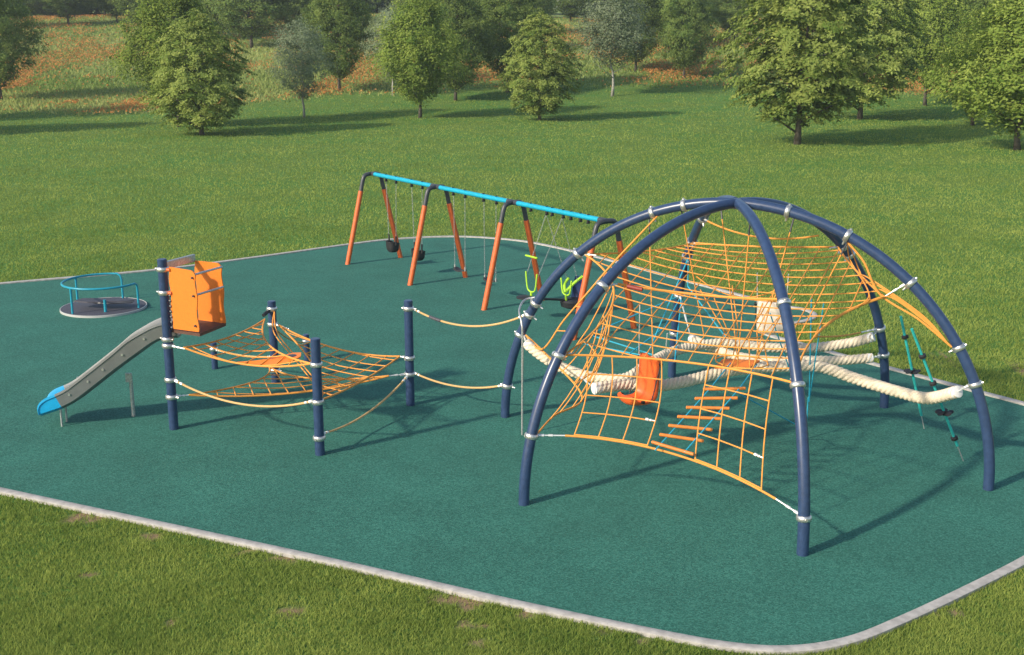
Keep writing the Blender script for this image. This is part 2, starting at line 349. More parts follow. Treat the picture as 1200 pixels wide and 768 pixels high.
# ------------------------------------------------------------------ trees
def leaf_cloud(kind, seed):
    r = np.random.default_rng(seed)
    prof = {'maple': lambda t: (np.clip(t / .24, 0, 1) ** .45) * (1 - np.clip((t - .24) / .76, 0, 1) ** 2.2) ** .66,
            'elm': lambda t: (np.clip(t / .3, 0, 1) ** .6) * (1 - np.clip((t - .3) / .7, 0, 1) ** 2.4) ** .6,
            'birch': lambda t: (np.clip(t / .35, 0, 1) ** .8) * (1 - np.clip((t - .35) / .65, 0, 1) ** 2.0) ** .6,
            'poplar': lambda t: (np.clip(t / .3, 0, 1) ** .75) * (1 - np.clip((t - .3) / .7, 0, 1) ** 1.5) ** .75}[kind]
    nc, per, ls, cr = {'maple': (860, 50, .033, .056), 'elm': (700, 48, .034, .078), 'birch': (470, 38, .028, .10), 'poplar': (680, 46, .034, .075)}[kind]
    # unit crown: height 1 (t), radius 1 ; scaled per tree
    t = r.random(nc * 3) ; keep = r.random(nc * 3) < prof(t) + .05; t = t[keep][:nc]
    a = r.uniform(0, 2 * math.pi, len(t)); rad = (r.random(len(t)) ** (.36 if kind != 'birch' else .5))
    lob = 1 + .16 * np.sin(a * 3 + seed + t * 5) + .11 * np.sin(a * 7 + t * 11 + seed * 2)
    if kind in ('elm', 'poplar', 'birch'): lob += .14 * np.sin(a * 2 + t * 9 + seed)
    rr = rad * prof(t) * lob * r.uniform(.86, 1.1, len(t))
    cx, cy, cz = rr * np.cos(a), rr * np.sin(a), t + r.normal(0, .01, len(t))
    keep = r.random(len(t)) < np.where(fbm(cx * 8 + 50, cz * 14 + 30 + cy * 5, .6, seed) > .36, 1, .25 if kind != 'maple' else .5)
    cx, cy, cz, a = cx[keep], cy[keep], cz[keep], a[keep]; nc = len(cx)
    size = r.uniform(.6, 1.35, nc)
    g = lambda s: r.normal(0, s, (nc, per))
    fl = {'maple': .32, 'elm': .6, 'birch': .75, 'poplar': .9}[kind]
    lx = cx[:, None] + g(cr) * size[:, None]; ly = cy[:, None] + g(cr) * size[:, None]; lz = cz[:, None] + g(cr * .42 * fl) * size[:, None]
    tone_c = r.normal(0, .2, (nc, 1))
    if kind == 'maple': lz -= .05 * ((lx - cx[:, None]) * np.cos(a)[:, None] + (ly - cy[:, None]) * np.sin(a)[:, None]) * 4
    tone = np.clip(.5 + r.normal(0, .2, (nc, 1)) + r.normal(0, .16, (nc, per)), 0, 1)
    return lx.ravel(), ly.ravel(), lz.ravel(), tone.ravel(), ls
def crown_mesh(kind, seed, w_, h_):
    lx, ly, lz, tone, ls = leaf_cloud(kind, seed); n = len(lx); r = np.random.default_rng(seed + 50)
    P = np.stack([lx * w_ / 2, ly * w_ / 2, lz * h_], 1); s = ls * 3.0 * r.uniform(.6, 1.3, n)[:, None]
    nrm = r.normal(0, 1, (n, 3)); nrm[:, 2] = np.abs(nrm[:, 2]) + (1.1 if kind == 'maple' else .5)
    nrm[:, :2] += np.stack([lx, ly], 1) * 2.4
    nrm /= np.linalg.norm(nrm, axis=1)[:, None]
    u = np.cross(nrm, r.normal(0, 1, (n, 3))); u /= np.linalg.norm(u, axis=1)[:, None]; v = np.cross(nrm, u)
    Q = np.stack([P - u * s * .75, P - v * s * .42 + u * s * .05, P + u * s * .85, P + v * s * .42 + u * s * .05], 1).astype(np.float32)
    me = bpy.data.meshes.new('crown'); me.vertices.add(4 * n); me.vertices.foreach_set('co', Q.ravel())
    me.loops.add(4 * n); me.loops.foreach_set('vertex_index', np.arange(4 * n, dtype=np.int32))
    me.polygons.add(n); me.polygons.foreach_set('loop_start', np.arange(0, 4 * n, 4, dtype=np.int32)); me.update()
    a_ = me.attributes.new('tone', 'FLOAT', 'FACE'); a_.data.foreach_set('value', tone.astype(np.float32)); me.materials.append(M['leaf_' + kind])
    return me
def trunk_mesh(kind, seed, H, cb, w_):
    r = random.Random(seed); b = MB(); tr = .0145 * H * (.8 if kind in ('birch', 'poplar') else 1)
    pts = [Vector((r.uniform(-.06, .06) * k, r.uniform(-.06, .06) * k, H * .9 * k / 8)) for k in range(9)]
    b.tube(pts, [tr * (1.35 if k == 0 else 1 - k / 8.6) for k in range(9)], 9)
    for k in range(14):
        z = cb * .85 + (H * .75 - cb * .85) * k / 13; a = k * 2.4 + r.uniform(-.4, .4); L = w_ * .42 * (1 - .55 * k / 13) * r.uniform(.7, 1)
        p0 = at(pts, z / (H * .9)); p1 = p0 + Vector((math.cos(a) * L * .5, math.sin(a) * L * .5, L * .3)); p2 = p0 + Vector((math.cos(a) * L, math.sin(a) * L, L * .55))
        b.tube([p0, p1, p2], [tr * .42, tr * .26, tr * .07], 5)
    me_o = b
    me = bpy.data.meshes.new('trunk'); me.from_pydata(b.v, [], b.f); me.polygons.foreach_set('use_smooth', [True] * len(b.f))
    me.materials.append(M['greybark' if kind == 'birch' else 'bark']); return me
PROTO = {}
for kind, (H, cb, w_) in {'maple': (7.5, .50, 5.4), 'elm': (8.2, 1.0, 5.8), 'birch': (7.2, 1.5, 4.6), 'poplar': (8.4, .95, 5.4)}.items():
    PROTO[kind] = [(trunk_mesh(kind, s, H, cb, w_), crown_mesh(kind, s, w_, H - cb), H, cb, w_) for s in ((3, 8, 14) if kind != 'birch' else (3, 8))]
TREES = [
 ('maple', -18.7, 73.8, 7.3, 6.0, 'round dense maple standing foremost on the left side of the lawn'),
 ('poplar', -21.6, 79.5, 9.6, 7.0, 'darker loose tree leaning out behind the left of the foremost left maple'),
 ('birch', -14.7, 86.9, 6.8, 4.3, 'small pale grey-green tree with a thin grey trunk, right of the left maple'),
 ('elm', -14.8, 106.0, 9.5, 6.2, 'mid green dark-trunked tree at the meadow edge, right of the left pale tree'),
 ('poplar', -6.5, 86.9, 9.2, 6.2, 'yellow-green upright tree with crooked trunk, left of the lone conical tree'),
 ('elm', -4.6, 100.3, 8.6, 6.0, 'dark tree filling in behind the yellow-green upright tree'),
 ('birch', -10.0, 103.7, 7.3, 4.4, 'thin pale-trunked tree half hidden left of the yellow-green tree'),
 ('maple', 1.9, 84.7, 7.3, 5.3, 'lone conical maple in front of the middle of the tree line'),
 ('elm', -0.4, 105.7, 9.4, 6.2, 'dark tree right behind the lone conical maple'),
 ('birch', 8.4, 103.3, 8.8, 6.3, 'airy grey-green tree with tall pale trunk, right of the conical maple'),
 ('elm', 11.8, 118.1, 8.5, 5.8, 'dark tree behind the right edge of the airy grey-green tree'),
 ('elm', 15.9, 114.4, 8.8, 5.4, 'dark narrow tree between the airy tree and the big right maple'),
 ('elm', 25.6, 144.0, 7.5, 6.0, 'far dark tree on the slope in the gap left of the big right maple'),
 ('elm', 20.8, 142.0, 7.0, 4.6, 'small far tree on the slope beside the narrow dark tree'),
 ('maple', 15.9, 68.1, 11.2, 8.4, 'largest, brightest maple nearest the playground on the right half of the lawn'),
 ('maple', 24.2, 85.5, 10.6, 8.0, 'maple standing behind the right shoulder of the largest maple'),
 ('poplar', 32.7, 97.5, 10.8, 7.0, 'yellow-green loose tree between the two right maples and the right edge'),
 ('poplar', 26.9, 65.0, 8.8, 8.4, 'large leafy tree cut off by the right edge, branches near the ground'),
 ('poplar', 30.2, 80.5, 7.6, 5.6, 'smaller leafy tree just left of the tree cut by the right edge'),
 ('elm', -41.3, 99.6, 9.4, 6.6, 'dark tree cut off by the left edge of the photo'),
 ('elm', 40.2, 105.8, 10.8, 7.2, 'dark tree deep behind the right edge cluster'),
 ('elm', -29.0, 138.8, 9.4, 9.0, 'broad dark tree on the slope between the left maple and the left pale tree'),
 ('elm', -55.6, 156.8, 8.5, 6.8, 'hilltop tree with a dark trunk above the flowers, second from the left edge'),
 ('elm', -50.6, 160.3, 8.0, 5.5, 'hilltop tree with slim trunk, third from the left edge'),
 ('elm', -62.4, 153.3, 8.0, 6.0, 'hilltop tree above the flowers at the far left edge'),
 ('elm', -45.0, 152.0, 9.0, 7.2, 'hilltop tree to the left, just above the left maple crown'),
 ('elm', -38.4, 148.0, 8.6, 6.4, 'hilltop tree whose foot hides behind the left maple crown'),
 ('elm', -24.0, 141.1, 9.2, 6.2, 'dark slope tree directly behind the small pale tree on the left'),
 ('elm', -18.0, 134.0, 9.0, 5.8, 'dark slope tree between the pale tree and the mid green tree'),
 ('elm', -34.0, 144.8, 9.0, 6.6, 'dark slope tree left of the broad dark tree'),
 ('elm', -3.4, 128.9, 9.0, 5.6, 'slope tree seen between the yellow-green tree and the lone conical maple'),
 ('elm', 2.4, 147.4, 7.0, 5.0, 'far slope tree peeping over the lone conical maple'),
 ('elm', 8.0, 170.8, 7.0, 6.0, 'farthest hazy tree above the orange slope in the middle'),
 ('elm', 16.9, 134.8, 9.0, 5.8, 'slope tree behind the narrow dark tree, right of the airy tree'),
 ('elm', 29.4, 135.9, 9.5, 6.0, 'slope tree behind the left side of the largest maple'),
 ('elm', 35.6, 135.9, 10.0, 7.0, 'slope tree behind the right side of the largest maple'),
 ('elm', 42.8, 137.1, 10.0, 7.0, 'slope tree behind the maple pair on the right'),
 ('elm', 49.8, 135.8, 10.0, 7.0, 'slope tree behind the yellow-green loose tree on the right'),
 ('elm', 56.5, 136.7, 10.0, 7.0, 'slope tree at the far right edge behind the cluster'),
 ('elm', -66.0, 172.0, 9.5, 8.0, 'hilltop tree further back behind the flowers at the far left'),
 ('elm', -56.5, 174.0, 9.5, 8.0, 'hilltop tree further back between the two slim-trunked hilltop trees'),
 ('elm', -48.0, 171.0, 9.5, 7.5, 'hilltop tree further back, right of the slim-trunked hilltop trees'),
 ('elm', -9.5, 132.0, 8.5, 5.6, 'slope tree above the thin pale-trunked tree'),
 ('poplar', 45.5, 118.0, 10.0, 7.0, 'bright tree top at the right edge above the cut-off tree'),
]
r_ = random.Random(5)
# two trees outside the left edge whose shadows cross the lawn
TREES += [('maple', -37.5, 72.5, 9.0, 7.0, 'round tree left of the foremost left maple, outside the left edge'), ('elm', -41, 84, 9.0, 7.0, 'dark tree outside the left edge behind the lawn')]
for i, (kind, x, y, H, w_, lab) in enumerate(TREES):
    tm, cm, H0, cb0, w0 = PROTO[kind][i % len(PROTO[kind])]
    root = thing(kind + '_tree', lab or 'far hazy tree in the wood on top of the hill', 'tree', (x, y, float(Hn(x, y)) - .06), 'trees at the edge of the lawn' if lab else 'far trees in the wood on the hilltop')
    sc = (w_ / w0, w_ / w0, H / H0); rz = r_.uniform(0, 6.28)
    for nm, me in (('trunk', tm), ('crown', cm)):
        c = bpy.data.objects.new(nm, me); COL.objects.link(c); c.parent = root
        if nm == 'crown': c.location = (0, 0, cb0 * sc[2])
    root.scale = sc; root.rotation_euler = (0, 0, rz)

# the wood behind the hilltop reads as one mass
FQ, FT = [], []
lowres = []
for seed in (31, 32, 33):
    me = PROTO['elm'][seed % 3][1]; nq = len(me.polygons); co = np.zeros(nq * 12, np.float32); me.vertices.foreach_get('co', co); co = co.reshape(nq, 4, 3)
    tn = np.zeros(nq, np.float32); me.attributes['tone'].data.foreach_get('value', tn); sel = rng.random(nq) < .16; q = co[sel]; c = q.mean(1, keepdims=True); lowres.append((c + (q - c) * 2.3, tn[sel]))
for yy, nn in ((186, 22), (206, 26), (232, 28)):
    for k in range(nn):
        x = (-1 + 2 * (k + .5 + r_.uniform(-.3, .3)) / nn) * (yy * .46); y = yy + r_.uniform(-8, 8)
        if yy == 186 and -4 < x < 12: continue
        q, tn = lowres[r_.randrange(3)]; a = r_.uniform(0, 6.28); sx, sz = r_.uniform(1.35, 1.8), r_.uniform(1.15, 1.6); ca, sa = math.cos(a), math.sin(a)
        Q = q.copy(); X = Q[..., 0] * sx; Y = Q[..., 1] * sx; Q[..., 0] = X * ca - Y * sa + x; Q[..., 1] = X * sa + Y * ca + y; Q[..., 2] = Q[..., 2] * sz + float(Hn(x, y)) - .1
        FQ.append(Q); FT.append(np.clip(tn + r_.uniform(-.25, .25), 0, 1))
FQ = np.concatenate(FQ).astype(np.float32); FT = np.concatenate(FT); n = len(FQ)
me = bpy.data.meshes.new('far_wood'); me.vertices.add(4 * n); me.vertices.foreach_set('co', FQ.ravel()); me.loops.add(4 * n); me.loops.foreach_set('vertex_index', np.arange(4 * n, dtype=np.int32))
me.polygons.add(n); me.polygons.foreach_set('loop_start', np.arange(0, 4 * n, 4, dtype=np.int32)); me.update(); me.attributes.new('tone', 'FLOAT', 'FACE').data.foreach_set('value', FT.astype(np.float32)); me.materials.append(M['leaf_elm'])
o = bpy.data.objects.new('far_wood', me); COL.objects.link(o); tag(o, 'hazy dark wood closing the view along the top of the hill', kind='stuff'); print('far wood', n)

# ------------------------------------------------------------------ domed climber
C0 = Vector((3.433, 18.439, 0)); PH = -2.536; TOP = 3.99
RF = [3.97, 3.95, 3.96, 3.90, 4.14, 3.93]
E_ = Vector((.907, -.421, 0)); N_ = Vector((.421, .907, 0))      # along the front side, and inwards
def UV(u, v, z): return C0 + E_ * u + N_ * v + Vector((0, 0, z))
LD = [Vector((math.cos(PH + k * math.pi / 3), math.sin(PH + k * math.pi / 3), 0)) for k in range(6)]
def leg_pt(k, z, inset=0.0):
    s = min(1, z / TOP); return C0 + LD[k] * (RF[k] * math.sqrt(max(0, 1 - s * s)) - inset) + Vector((0, 0, z))
dome = thing('domed_rope_climber', 'large dome of six curved navy pipes holding orange rope nets and cream braided logs', 'rope climber', tuple(C0))
def collar(p, d, r, parent, lug=None, ln=.075):
    d = Vector(d).normalized(); p = Vector(p); b = MB()
    prof = [(-.51, 0.001), (-.5, .012), (-.34, .022), (0, .026), (.34, .022), (.5, .012), (.51, .001)]
    b.tube([p + d * (t * ln) for t, _ in prof], [r + q for _, q in prof], 16, cap=False)
    if lug is not None:
        L = Vector(lug).normalized(); b.tube([p + L * r, p + L * (r + .075)], [.022, .014], 8); b.tube([p - L * r, p - L * (r + .04)], .018, 8)
    return b.build('collar', M['alu'], parent)
LEGR = .078
CZ = [[1.0, 2.1, 3.01], [.49, 2.1, 3.01], [1.57, 2.09, 2.98, 3.61, 3.91], [.99, 1.49, 2.9, 3.06], [.9, 1.71, 2.55, 2.88, 3.42], [.57, 1.51, 1.87, 2.08, 2.99, 3.75, 3.9]]
for k in range(6):
    pts = [C0 + LD[k] * (RF[k] * math.cos(t)) + Vector((0, 0, TOP * math.sin(t))) for t in [i / 40 * (math.pi / 2 - .02) for i in range(41)]]
    b = MB(); b.tube([Vector((pts[0].x, pts[0].y, -.05))] + pts, LEGR, 18)
    leg = b.build('leg', M['navy'], dome)
    for z in CZ[k]:
        a, c = leg_pt(k, z - .03), leg_pt(k, z + .03) ; c = c if (c - a).length > .001 else a + Vector((0, 0, .05))
        p = leg_pt(k, z); inw = (C0 + Vector((0, 0, max(z - 1.2, .3))) - p); dd = (c - a).normalized(); inw = inw - dd * inw.dot(dd)
        collar(p, dd, LEGR, leg, inw)
b = MB(); b.tube([C0 + Vector((0, 0, 3.90)), C0 + Vector((0, 0, 3.93)), C0 + Vector((0, 0, 4.03)), C0 + Vector((0, 0, 4.06))], [.06, .12, .12, .05], 18); b.build('apex_hub', M['navy'], dome)

def rope(pts, r, m, parent, name='rope', n=6, end=None):
    """a rope; end = metres of silver cable tail at both ends"""
    o = MB().tube(pts, r, n).build(name, m, parent)
    return o
def cable(a, b, parent, name='cable_end', r=.011):
    a, b = Vector(a), Vector(b); d = b - a; mb = MB(); mb.tube([a, b], r, 6); mb.tube([a, a.lerp(b, .3)], r * 2.0, 8); mb.tube([a.lerp(b, .45), a.lerp(b, .6)], r * 1.7, 8)
    return mb.build(name, M['cable'], parent)

RR = .0100
# --- roof net
HC = leg_pt(2, 2.98, .36) - Vector((0, 0, .24))
corn = [leg_pt(0, 2.1, .10), leg_pt(1, 2.1, .10), HC, leg_pt(3, 3.06, .12), leg_pt(4, 2.88, .12), leg_pt(5, 2.99, .12)]
SAG = [.50, .42, .08, .30, .34, .60]
edges = []
for k in range(6):
    a, c = corn[k], corn[(k + 1) % 6]; mid = (a + c) / 2; inw = Vector((C0.x - mid.x, C0.y - mid.y, 0)).normalized()
    edges.append(sag(a, c, inw * SAG[k] + Vector((0, 0, -.04 if k < 1 else .02)), 24))
poly = [p for e in edges for p in e[:-1]]
P2 = [((p - C0).dot(E_), (p - C0).dot(N_), p.z) for p in poly]
def quad_fit(Q):
    A = np.array([[1, a, b, a * b, a * a, b * b] for a, b, z in Q]); z = np.array([q[2] for q in Q])
    c = np.linalg.solve(A.T @ A + np.diag([0, 0, 0, .5, .5, .5]), A.T @ z)
    return lambda u, v: float(c @ np.array([1, u, v, u * v, u * u, v * v]))
roof_f = quad_fit(P2)
def roof_z(u, v): return roof_f(u, v) - .10 * max(0, 1 - (u * u + v * v) / 5.0)
def cross(const, axis):
    hits = []
    n = len(P2)
    for i in range(n):
        a, b_ = P2[i], P2[(i + 1) % n]; p, q = a[axis], b_[axis]
        if (p - const) * (q - const) < 0:
            t = (const - p) / (q - p); hits.append((a[1 - axis] + t * (b_[1 - axis] - a[1 - axis]), a[2] + t * (b_[2] - a[2])))
    return sorted(hits)
def net_root(name, paths, m=None, r=.016, label=None, parent=None):
    b = MB()
    for p in paths: b.tube(p, r, 6)
    o = b.build(name, m or M['rope'], parent or dome)
    if label: o['label'] = label
    return o
roof = net_root('roof_net', edges, label='wide orange net stretched across the dome above head height')
SPC = .31
colx = []
def roof_line(const, axis):
    h = cross(const, axis)
    for (a, za), (b_, zb) in zip(h[::2], h[1::2]):
        L = b_ - a
        if L < .25: continue
        n = max(3, int(L / .22)); pts = []
        for i in range(n + 1):
            s = a + L * i / n; u, v = (s, const) if axis == 1 else (const, s)
            t = i / n; ua, va = (a, const) if axis == 1 else (const, a); ub, vb = (b_, const) if axis == 1 else (const, b_)
            pts.append(UV(u, v, roof_z(u, v) + (za - roof_z(ua, va)) * (1 - t) + (zb - roof_z(ub, vb)) * t))
        rope(pts, RR, M['rope'], roof)
v = -2.7
while v < 2.6: roof_line(v + .02, 1); v += .285
for k in range(-8, 9):
    roof_line(k * SPC + .005, 0)
# cables from the corners of the roof net to the legs
for k, z in ((0, 2.1), (1, 2.1), (3, 3.06), (4, 2.88), (5, 2.99)): cable(leg_pt(k, z, .06), corn[k] + (Vector((C0.x, C0.y, corn[k].z)) - corn[k]).normalized() * .2, roof)
# --- front wall net
fb = sag(leg_pt(0, 1.0, .09), leg_pt(1, .49, .09), N_ * .42 + Vector((0, 0, .14)), 30)
front = net_root('front_net', [fb[3:28]], label='orange rope wall hanging on the near side of the dome in two panels')
cable(leg_pt(0, 1.0, .06), fb[3], front); cable(leg_pt(1, .49, .06), fb[27], front)
def by_u(polyl, u):
    for i in range(len(polyl) - 1):
        a, c = (polyl[i] - C0).dot(E_), (polyl[i + 1] - C0).dot(E_)
        if (a - u) * (c - u) <= 0: return polyl[i].lerp(polyl[i + 1], (u - a) / ((c - a) or 1))
    return polyl[-1]
cols = [-1.40, -1.07, -.73, -.38, .32, .64, .98, 1.30]
tops = [by_u(edges[0], u * .98) for u in cols]; bots = [by_u(fb, u) for u in cols]
def colpt(i, t): return bots[i].lerp(tops[i], t) + N_ * (.10 * math.sin(math.pi * t)) + (E_ * (.05 if i < 4 else -.05)) * math.sin(math.pi * t)
for i in range(8): rope([colpt(i, t / 8) for t in range(9)], RR, M['rope'], front)
for grp, ts in (((0, 1, 2, 3), (.0, .26, .47, .74)), ((4, 5, 6, 7), (.0, .25, .5, .76))):
    for t in ts: rope([colpt(i, t + .018) for i in grp], RR, M['rope'], front)
cable(colpt(2, .29).lerp(colpt(3, .28), .6), colpt(3, .28), front); cable(colpt(6, .27).lerp(colpt(7, .27), .6), colpt(7, .27), front)
# --- left wall net and its outer edge rope
lt = list(reversed(edges[5]))                 # from leg A corner back to leg F corner
lt = edges[5]                                 # F corner to A corner
midL = UV(-1.55, .55, .95)
midL = Vector((1.10, 18.15, .98))
lb = catmull([leg_pt(5, 1.51, .1), Vector((.62, 19.35, 1.28)), midL, Vector((.62, 17.15, 1.0)), leg_pt(0, 1.0, .09)], 10)
left = net_root('side_net', [lb], label='narrow orange net pulled inwards between the two left legs')
for i, t in enumerate([.34, .41, .48, .55, .62, .70, .79]):
    a, c = at(lt, .12 + .82 * t), at(lb, t); rope(sag(a, c, (.10, .0, -.03), 8), RR, M['rope'], left)
for s in (.3, .62):
    pts = [at(lt, .12 + .82 * t).lerp(at(lb, t), s) + Vector((.10, 0, -.03)) * (4 * s * (1 - s)) for t in [q / 12 * .45 + .34 for q in range(13)]]
    rope(pts, RR, M['rope'], left)
fe = catmull([leg_pt(5, 3.75, .12), Vector((1.62, 18.85, 3.0)), Vector((1.22, 18.9, 2.5)), Vector((.84, 19.2, 1.95)), Vector((.50, 19.45, 1.40)), leg_pt(5, 1.51, .1)], 8)
rope(fe, .015, M['rope'], left, 'edge_rope')
f2 = catmull([at(lt, .22), Vector((1.18, 18.7, 2.3)), Vector((.98, 18.95, 1.85)), Vector((.68, 19.3, 1.33))], 6)
rope(f2, RR, M['rope'], left); rope([at(lt, .34), Vector((1.2, 18.5, 2.0)), Vector((.95, 18.85, 1.5)), at(lb, .3)], RR, M['rope'], left)
for s, t in ((.50, .35), (.66, .68)): rope([at(fe, s), at(f2, t)], RR, M['rope'], left)

# --- right corner web
right = net_root('corner_net', [catmull([leg_pt(2, 3.61, .1), leg_pt(2, 3.25, .36), HC + Vector((-.05, .05, .03)), leg_pt(2, 2.45, .34), leg_pt(2, 2.09, .1)], 8)], label='bunched orange ropes gathered at the right front leg')
cable(leg_pt(2, 2.98, .05), HC, right)
for q, (e_i, t) in enumerate(((1, .93), (2, .10), (2, .24), (2, .40))):
    o_ = Vector((-.02 * q, .03 * q, .05 * q))
    rope(catmull([leg_pt(2, 2.12, .12), leg_pt(2, 2.42, .26) + o_ * .6, HC + LD[2] * (.10 - .05 * q) + o_ * 1.4, at(edges[e_i], t)], 6), RR, M['rope'], right)
for t in (.80, .90):
    rope(catmull([leg_pt(2, 3.55, .12), at(edges[2], .62 - (t - .8) * 2) + Vector((0, 0, .06)), HC + Vector((-.22, .02, .04)), at(edges[1], t)], 6), RR, M['rope'], right)
rope(edges[1][10:], .022, M['rope'], right, 'edge_rope')
db = sag(leg_pt(3, 1.49, .5), at(edges[1], .42), Vector((0, 0, -.03)), 8)
rope(db, .014, M['rope'], right, 'edge_rope'); cable(leg_pt(3, 1.49, .06), db[0], right)
# --- high guy ropes and droppers
guys = net_root('span_rope', [sag(leg_pt(0, 3.01, .28), leg_pt(1, 3.01, .28), N_ * .42 + Vector((0, 0, -.14)), 20)], r=.019)
net_root('span_rope', [sag(leg_pt(4, 3.42, .3), leg_pt(3, 3.3, .3), -N_ * .1 + Vector((0, 0, -.14)), 16)], r=.015)
for k, z in ((0, 3.01), (1, 3.01), (4, 3.42)): cable(leg_pt(k, z, .07), leg_pt(k, z, .32), guys)
MB().tube([leg_pt(0, 3.01, .34) + E_ * .10 + Vector((0, 0, -.03)), leg_pt(0, 3.01, .34) + E_ * .33 + Vector((0, 0, -.06))], .032, 8).build('red_sleeve', M['redsleeve'], guys)
def dropper(top, bot, parent=guys):
    top, bot = Vector(top), Vector(bot)
    d = (bot - top).normalized(); MB().tube([top, top + d * .28], .014, 6).build('chain_link', M['darkgrey'], parent)
    rope([top + d * .27, bot], RR, M['rope'], parent)
lowz = 1.75
dropper(leg_pt(5, 3.72, .02), UV(-1.12, -.4, 1.25)); dropper(leg_pt(5, 3.88, .03), UV(-.55, .45, 1.7))
dropper(leg_pt(4, 3.86, .05), UV(.05, .3, 1.45)); dropper(leg_pt(2, 3.88, .03), UV(.45, -.35, 1.45)); dropper(leg_pt(1, 3.9, .05), UV(.25, -.5, 1.5)); dropper(leg_pt(2, 3.58, .03), UV(.95, -.1, 1.7))
rope(sag(UV(-.65, .2, 2.75), UV(.85, .25, 2.8), Vector((0, 0, -.3)), 8), RR, M['rope'], guys)
# central narrow net the droppers carry (funnel)
fun = []
for k in range(6):
    a = k * math.pi / 3; fun.append([UV(.2 + .75 * math.cos(a), .1 + .6 * math.sin(a), roof_z(.2, .1) - .02), UV(.2 + .3 * math.cos(a), .0 + .28 * math.sin(a), 1.95), UV(.2 + .42 * math.cos(a), -.05 + .35 * math.sin(a), 1.5)])
inner = net_root('inner_net', fun[:1], r=RR, label='narrow orange funnel net hanging in the middle of the dome')
for p in fun[1:]: rope(p, RR, M['rope'], inner)
for zz, ra, rb_ in ((1.95, .3, .28), (1.5, .42, .35)):
    MB().tube([UV(.2 + ra * math.cos(q * math.pi / 6), -.02 + rb_ * math.sin(q * math.pi / 6), zz) for q in range(12)], RR, 6, closed=True).build('rope', M['rope'], inner)
# --- orange step plate in the middle
MB().slab([UV(-.17, -.25, 1.40), UV(.37, -.18, 1.44), UV(.45, .12, 1.49), UV(-.13, .1, 1.45)], (0, 0, .03)).build('step_plate', M['panel'], dome, False)
# --- ladder
lad = thing_lad = None
l0, l1 = UV(.0, -2.90, .98), UV(.34, -1.55, 1.50); step = (l1 - l0) / 6
b = MB(); side = Vector((.98, -.20, 0))
for s in (-1, 1):
    b.tube([l0 + side * .2 * s - step * .3] + [l0 + step * q + side * .2 * s for q in range(7)] + [UV(.3, -.3, 1.55) + side * .2 * s], .011, 6)
ladder = b.build('rope_ladder', M['bluerope'], dome); ladder['label'] = 'ladder of seven orange rungs on blue ropes rising from the bottom rope'
for q in range(7):
    c = l0 + step * q; a = .35 * (1 - q / 6) ; sd = (E_ * a + Vector((.995, -.03, 0)) * (1 - a)).normalized() if q else E_.copy()
    sd = (sd + Vector((0, 0, -.15 * max(0, 1 - q / 3.5) + .03 * (q > 4)))).normalized()
    MB().tube([c - sd * .31, c - sd * .3, c + sd * .3, c + sd * .31], [.012, .024, .024, .012], 10).build('rung', M['rung'], ladder)
# --- braided logs
def log(pts, r=.082, label=None):
    P = catmull(pts, 12); L = [0]
    for i in range(1, len(P)): L.append(L[-1] + (P[i] - P[i - 1]).length)
    tot = L[-1]; n = int(tot / .016); Q = []
    j = 0
    for i in range(n + 1):
        s = tot * i / n
        while j < len(L) - 2 and L[j + 1] < s: j += 1
        Q.append(P[j].lerp(P[j + 1], (s - L[j]) / max(1e-6, L[j + 1] - L[j])))
    b = MB(); K = 28; vs = []; T0 = (Q[1] - Q[0]).normalized(); X = T0.cross(Vector((0, 0, 1))).normalized()
    for i in range(n + 1):
        T = (Q[min(n, i + 1)] - Q[max(0, i - 1)]).normalized(); X = (X - T * X.dot(T)).normalized(); Y = T.cross(X); s = tot * i / n
        for k in range(K):
            th = 2 * math.pi * k / K; ph = (4 * th + s * 2 * math.pi / .082)
            w_ = abs(math.sin(ph / 2)) ** .6; rr = r * (.80 + .30 * w_ + .018 * math.sin(4 * ph + th))
            vs.append(Q[i] + (X * math.cos(th) + Y * math.sin(th)) * rr)
    fs = [(i * K + k, i * K + (k + 1) % K, (i + 1) * K + (k + 1) % K, (i + 1) * K + k) for i in range(n) for k in range(K)]
    b.add(vs, fs); me_o = b.build('braided_log', M['log'], dome)
    if label: me_o['label'] = label
    for p, q in ((Q[0], Q[3]), (Q[-1], Q[-4])):
        d = (p - q).normalized(); MB().tube([q - d * .04, p + d * .012, p + d * .02], [r * 1.04, r * 1.04, r * .8], 18).build('end_cap', M['logcap'], me_o)
    return me_o, Q
g1, q1 = log([(.24, 19.75, 1.42), (.5, 19.6, 1.24), (.82, 19.45, 1.09), (1.3, 19.2, 1.0), (1.85, 19.1, 1.0), (2.33, 19.65, 1.12), (2.95, 20.45, 1.13), (3.75, 20.85, 1.13), (4.5, 20.75, 1.08), (5.3, 20.65, 1.10), (5.95, 20.55, 1.22), (6.28, 20.42, 1.36)], label='longest cream braided log, from the left leg across to the far right leg')
g2, q2 = log([(1.27, 17.85, 1.21), (1.76, 18.1, 1.2), (2.2, 18.2, 1.14), (2.7, 18.4, 1.15), (3.55, 18.75, 1.24), (4.4, 18.85, 1.28), (4.98, 18.85, 1.27), (5.5, 18.65, 1.13), (6.05, 18.15, 1.06), (6.35, 17.7, 1.10), (6.60, 17.2, 1.36)], .088, label='nearest cream braided log, ending at the right front leg')
g3, q3 = log([(3.25, 21.3, 1.10), (3.8, 20.7, .98), (4.4, 20.25, .98), (5.1, 20.0, 1.05), (5.6, 20.0, 1.05), (6.16, 20.05, 1.08)], .078, label='shortest cream braided log, lowest at the far right leg')
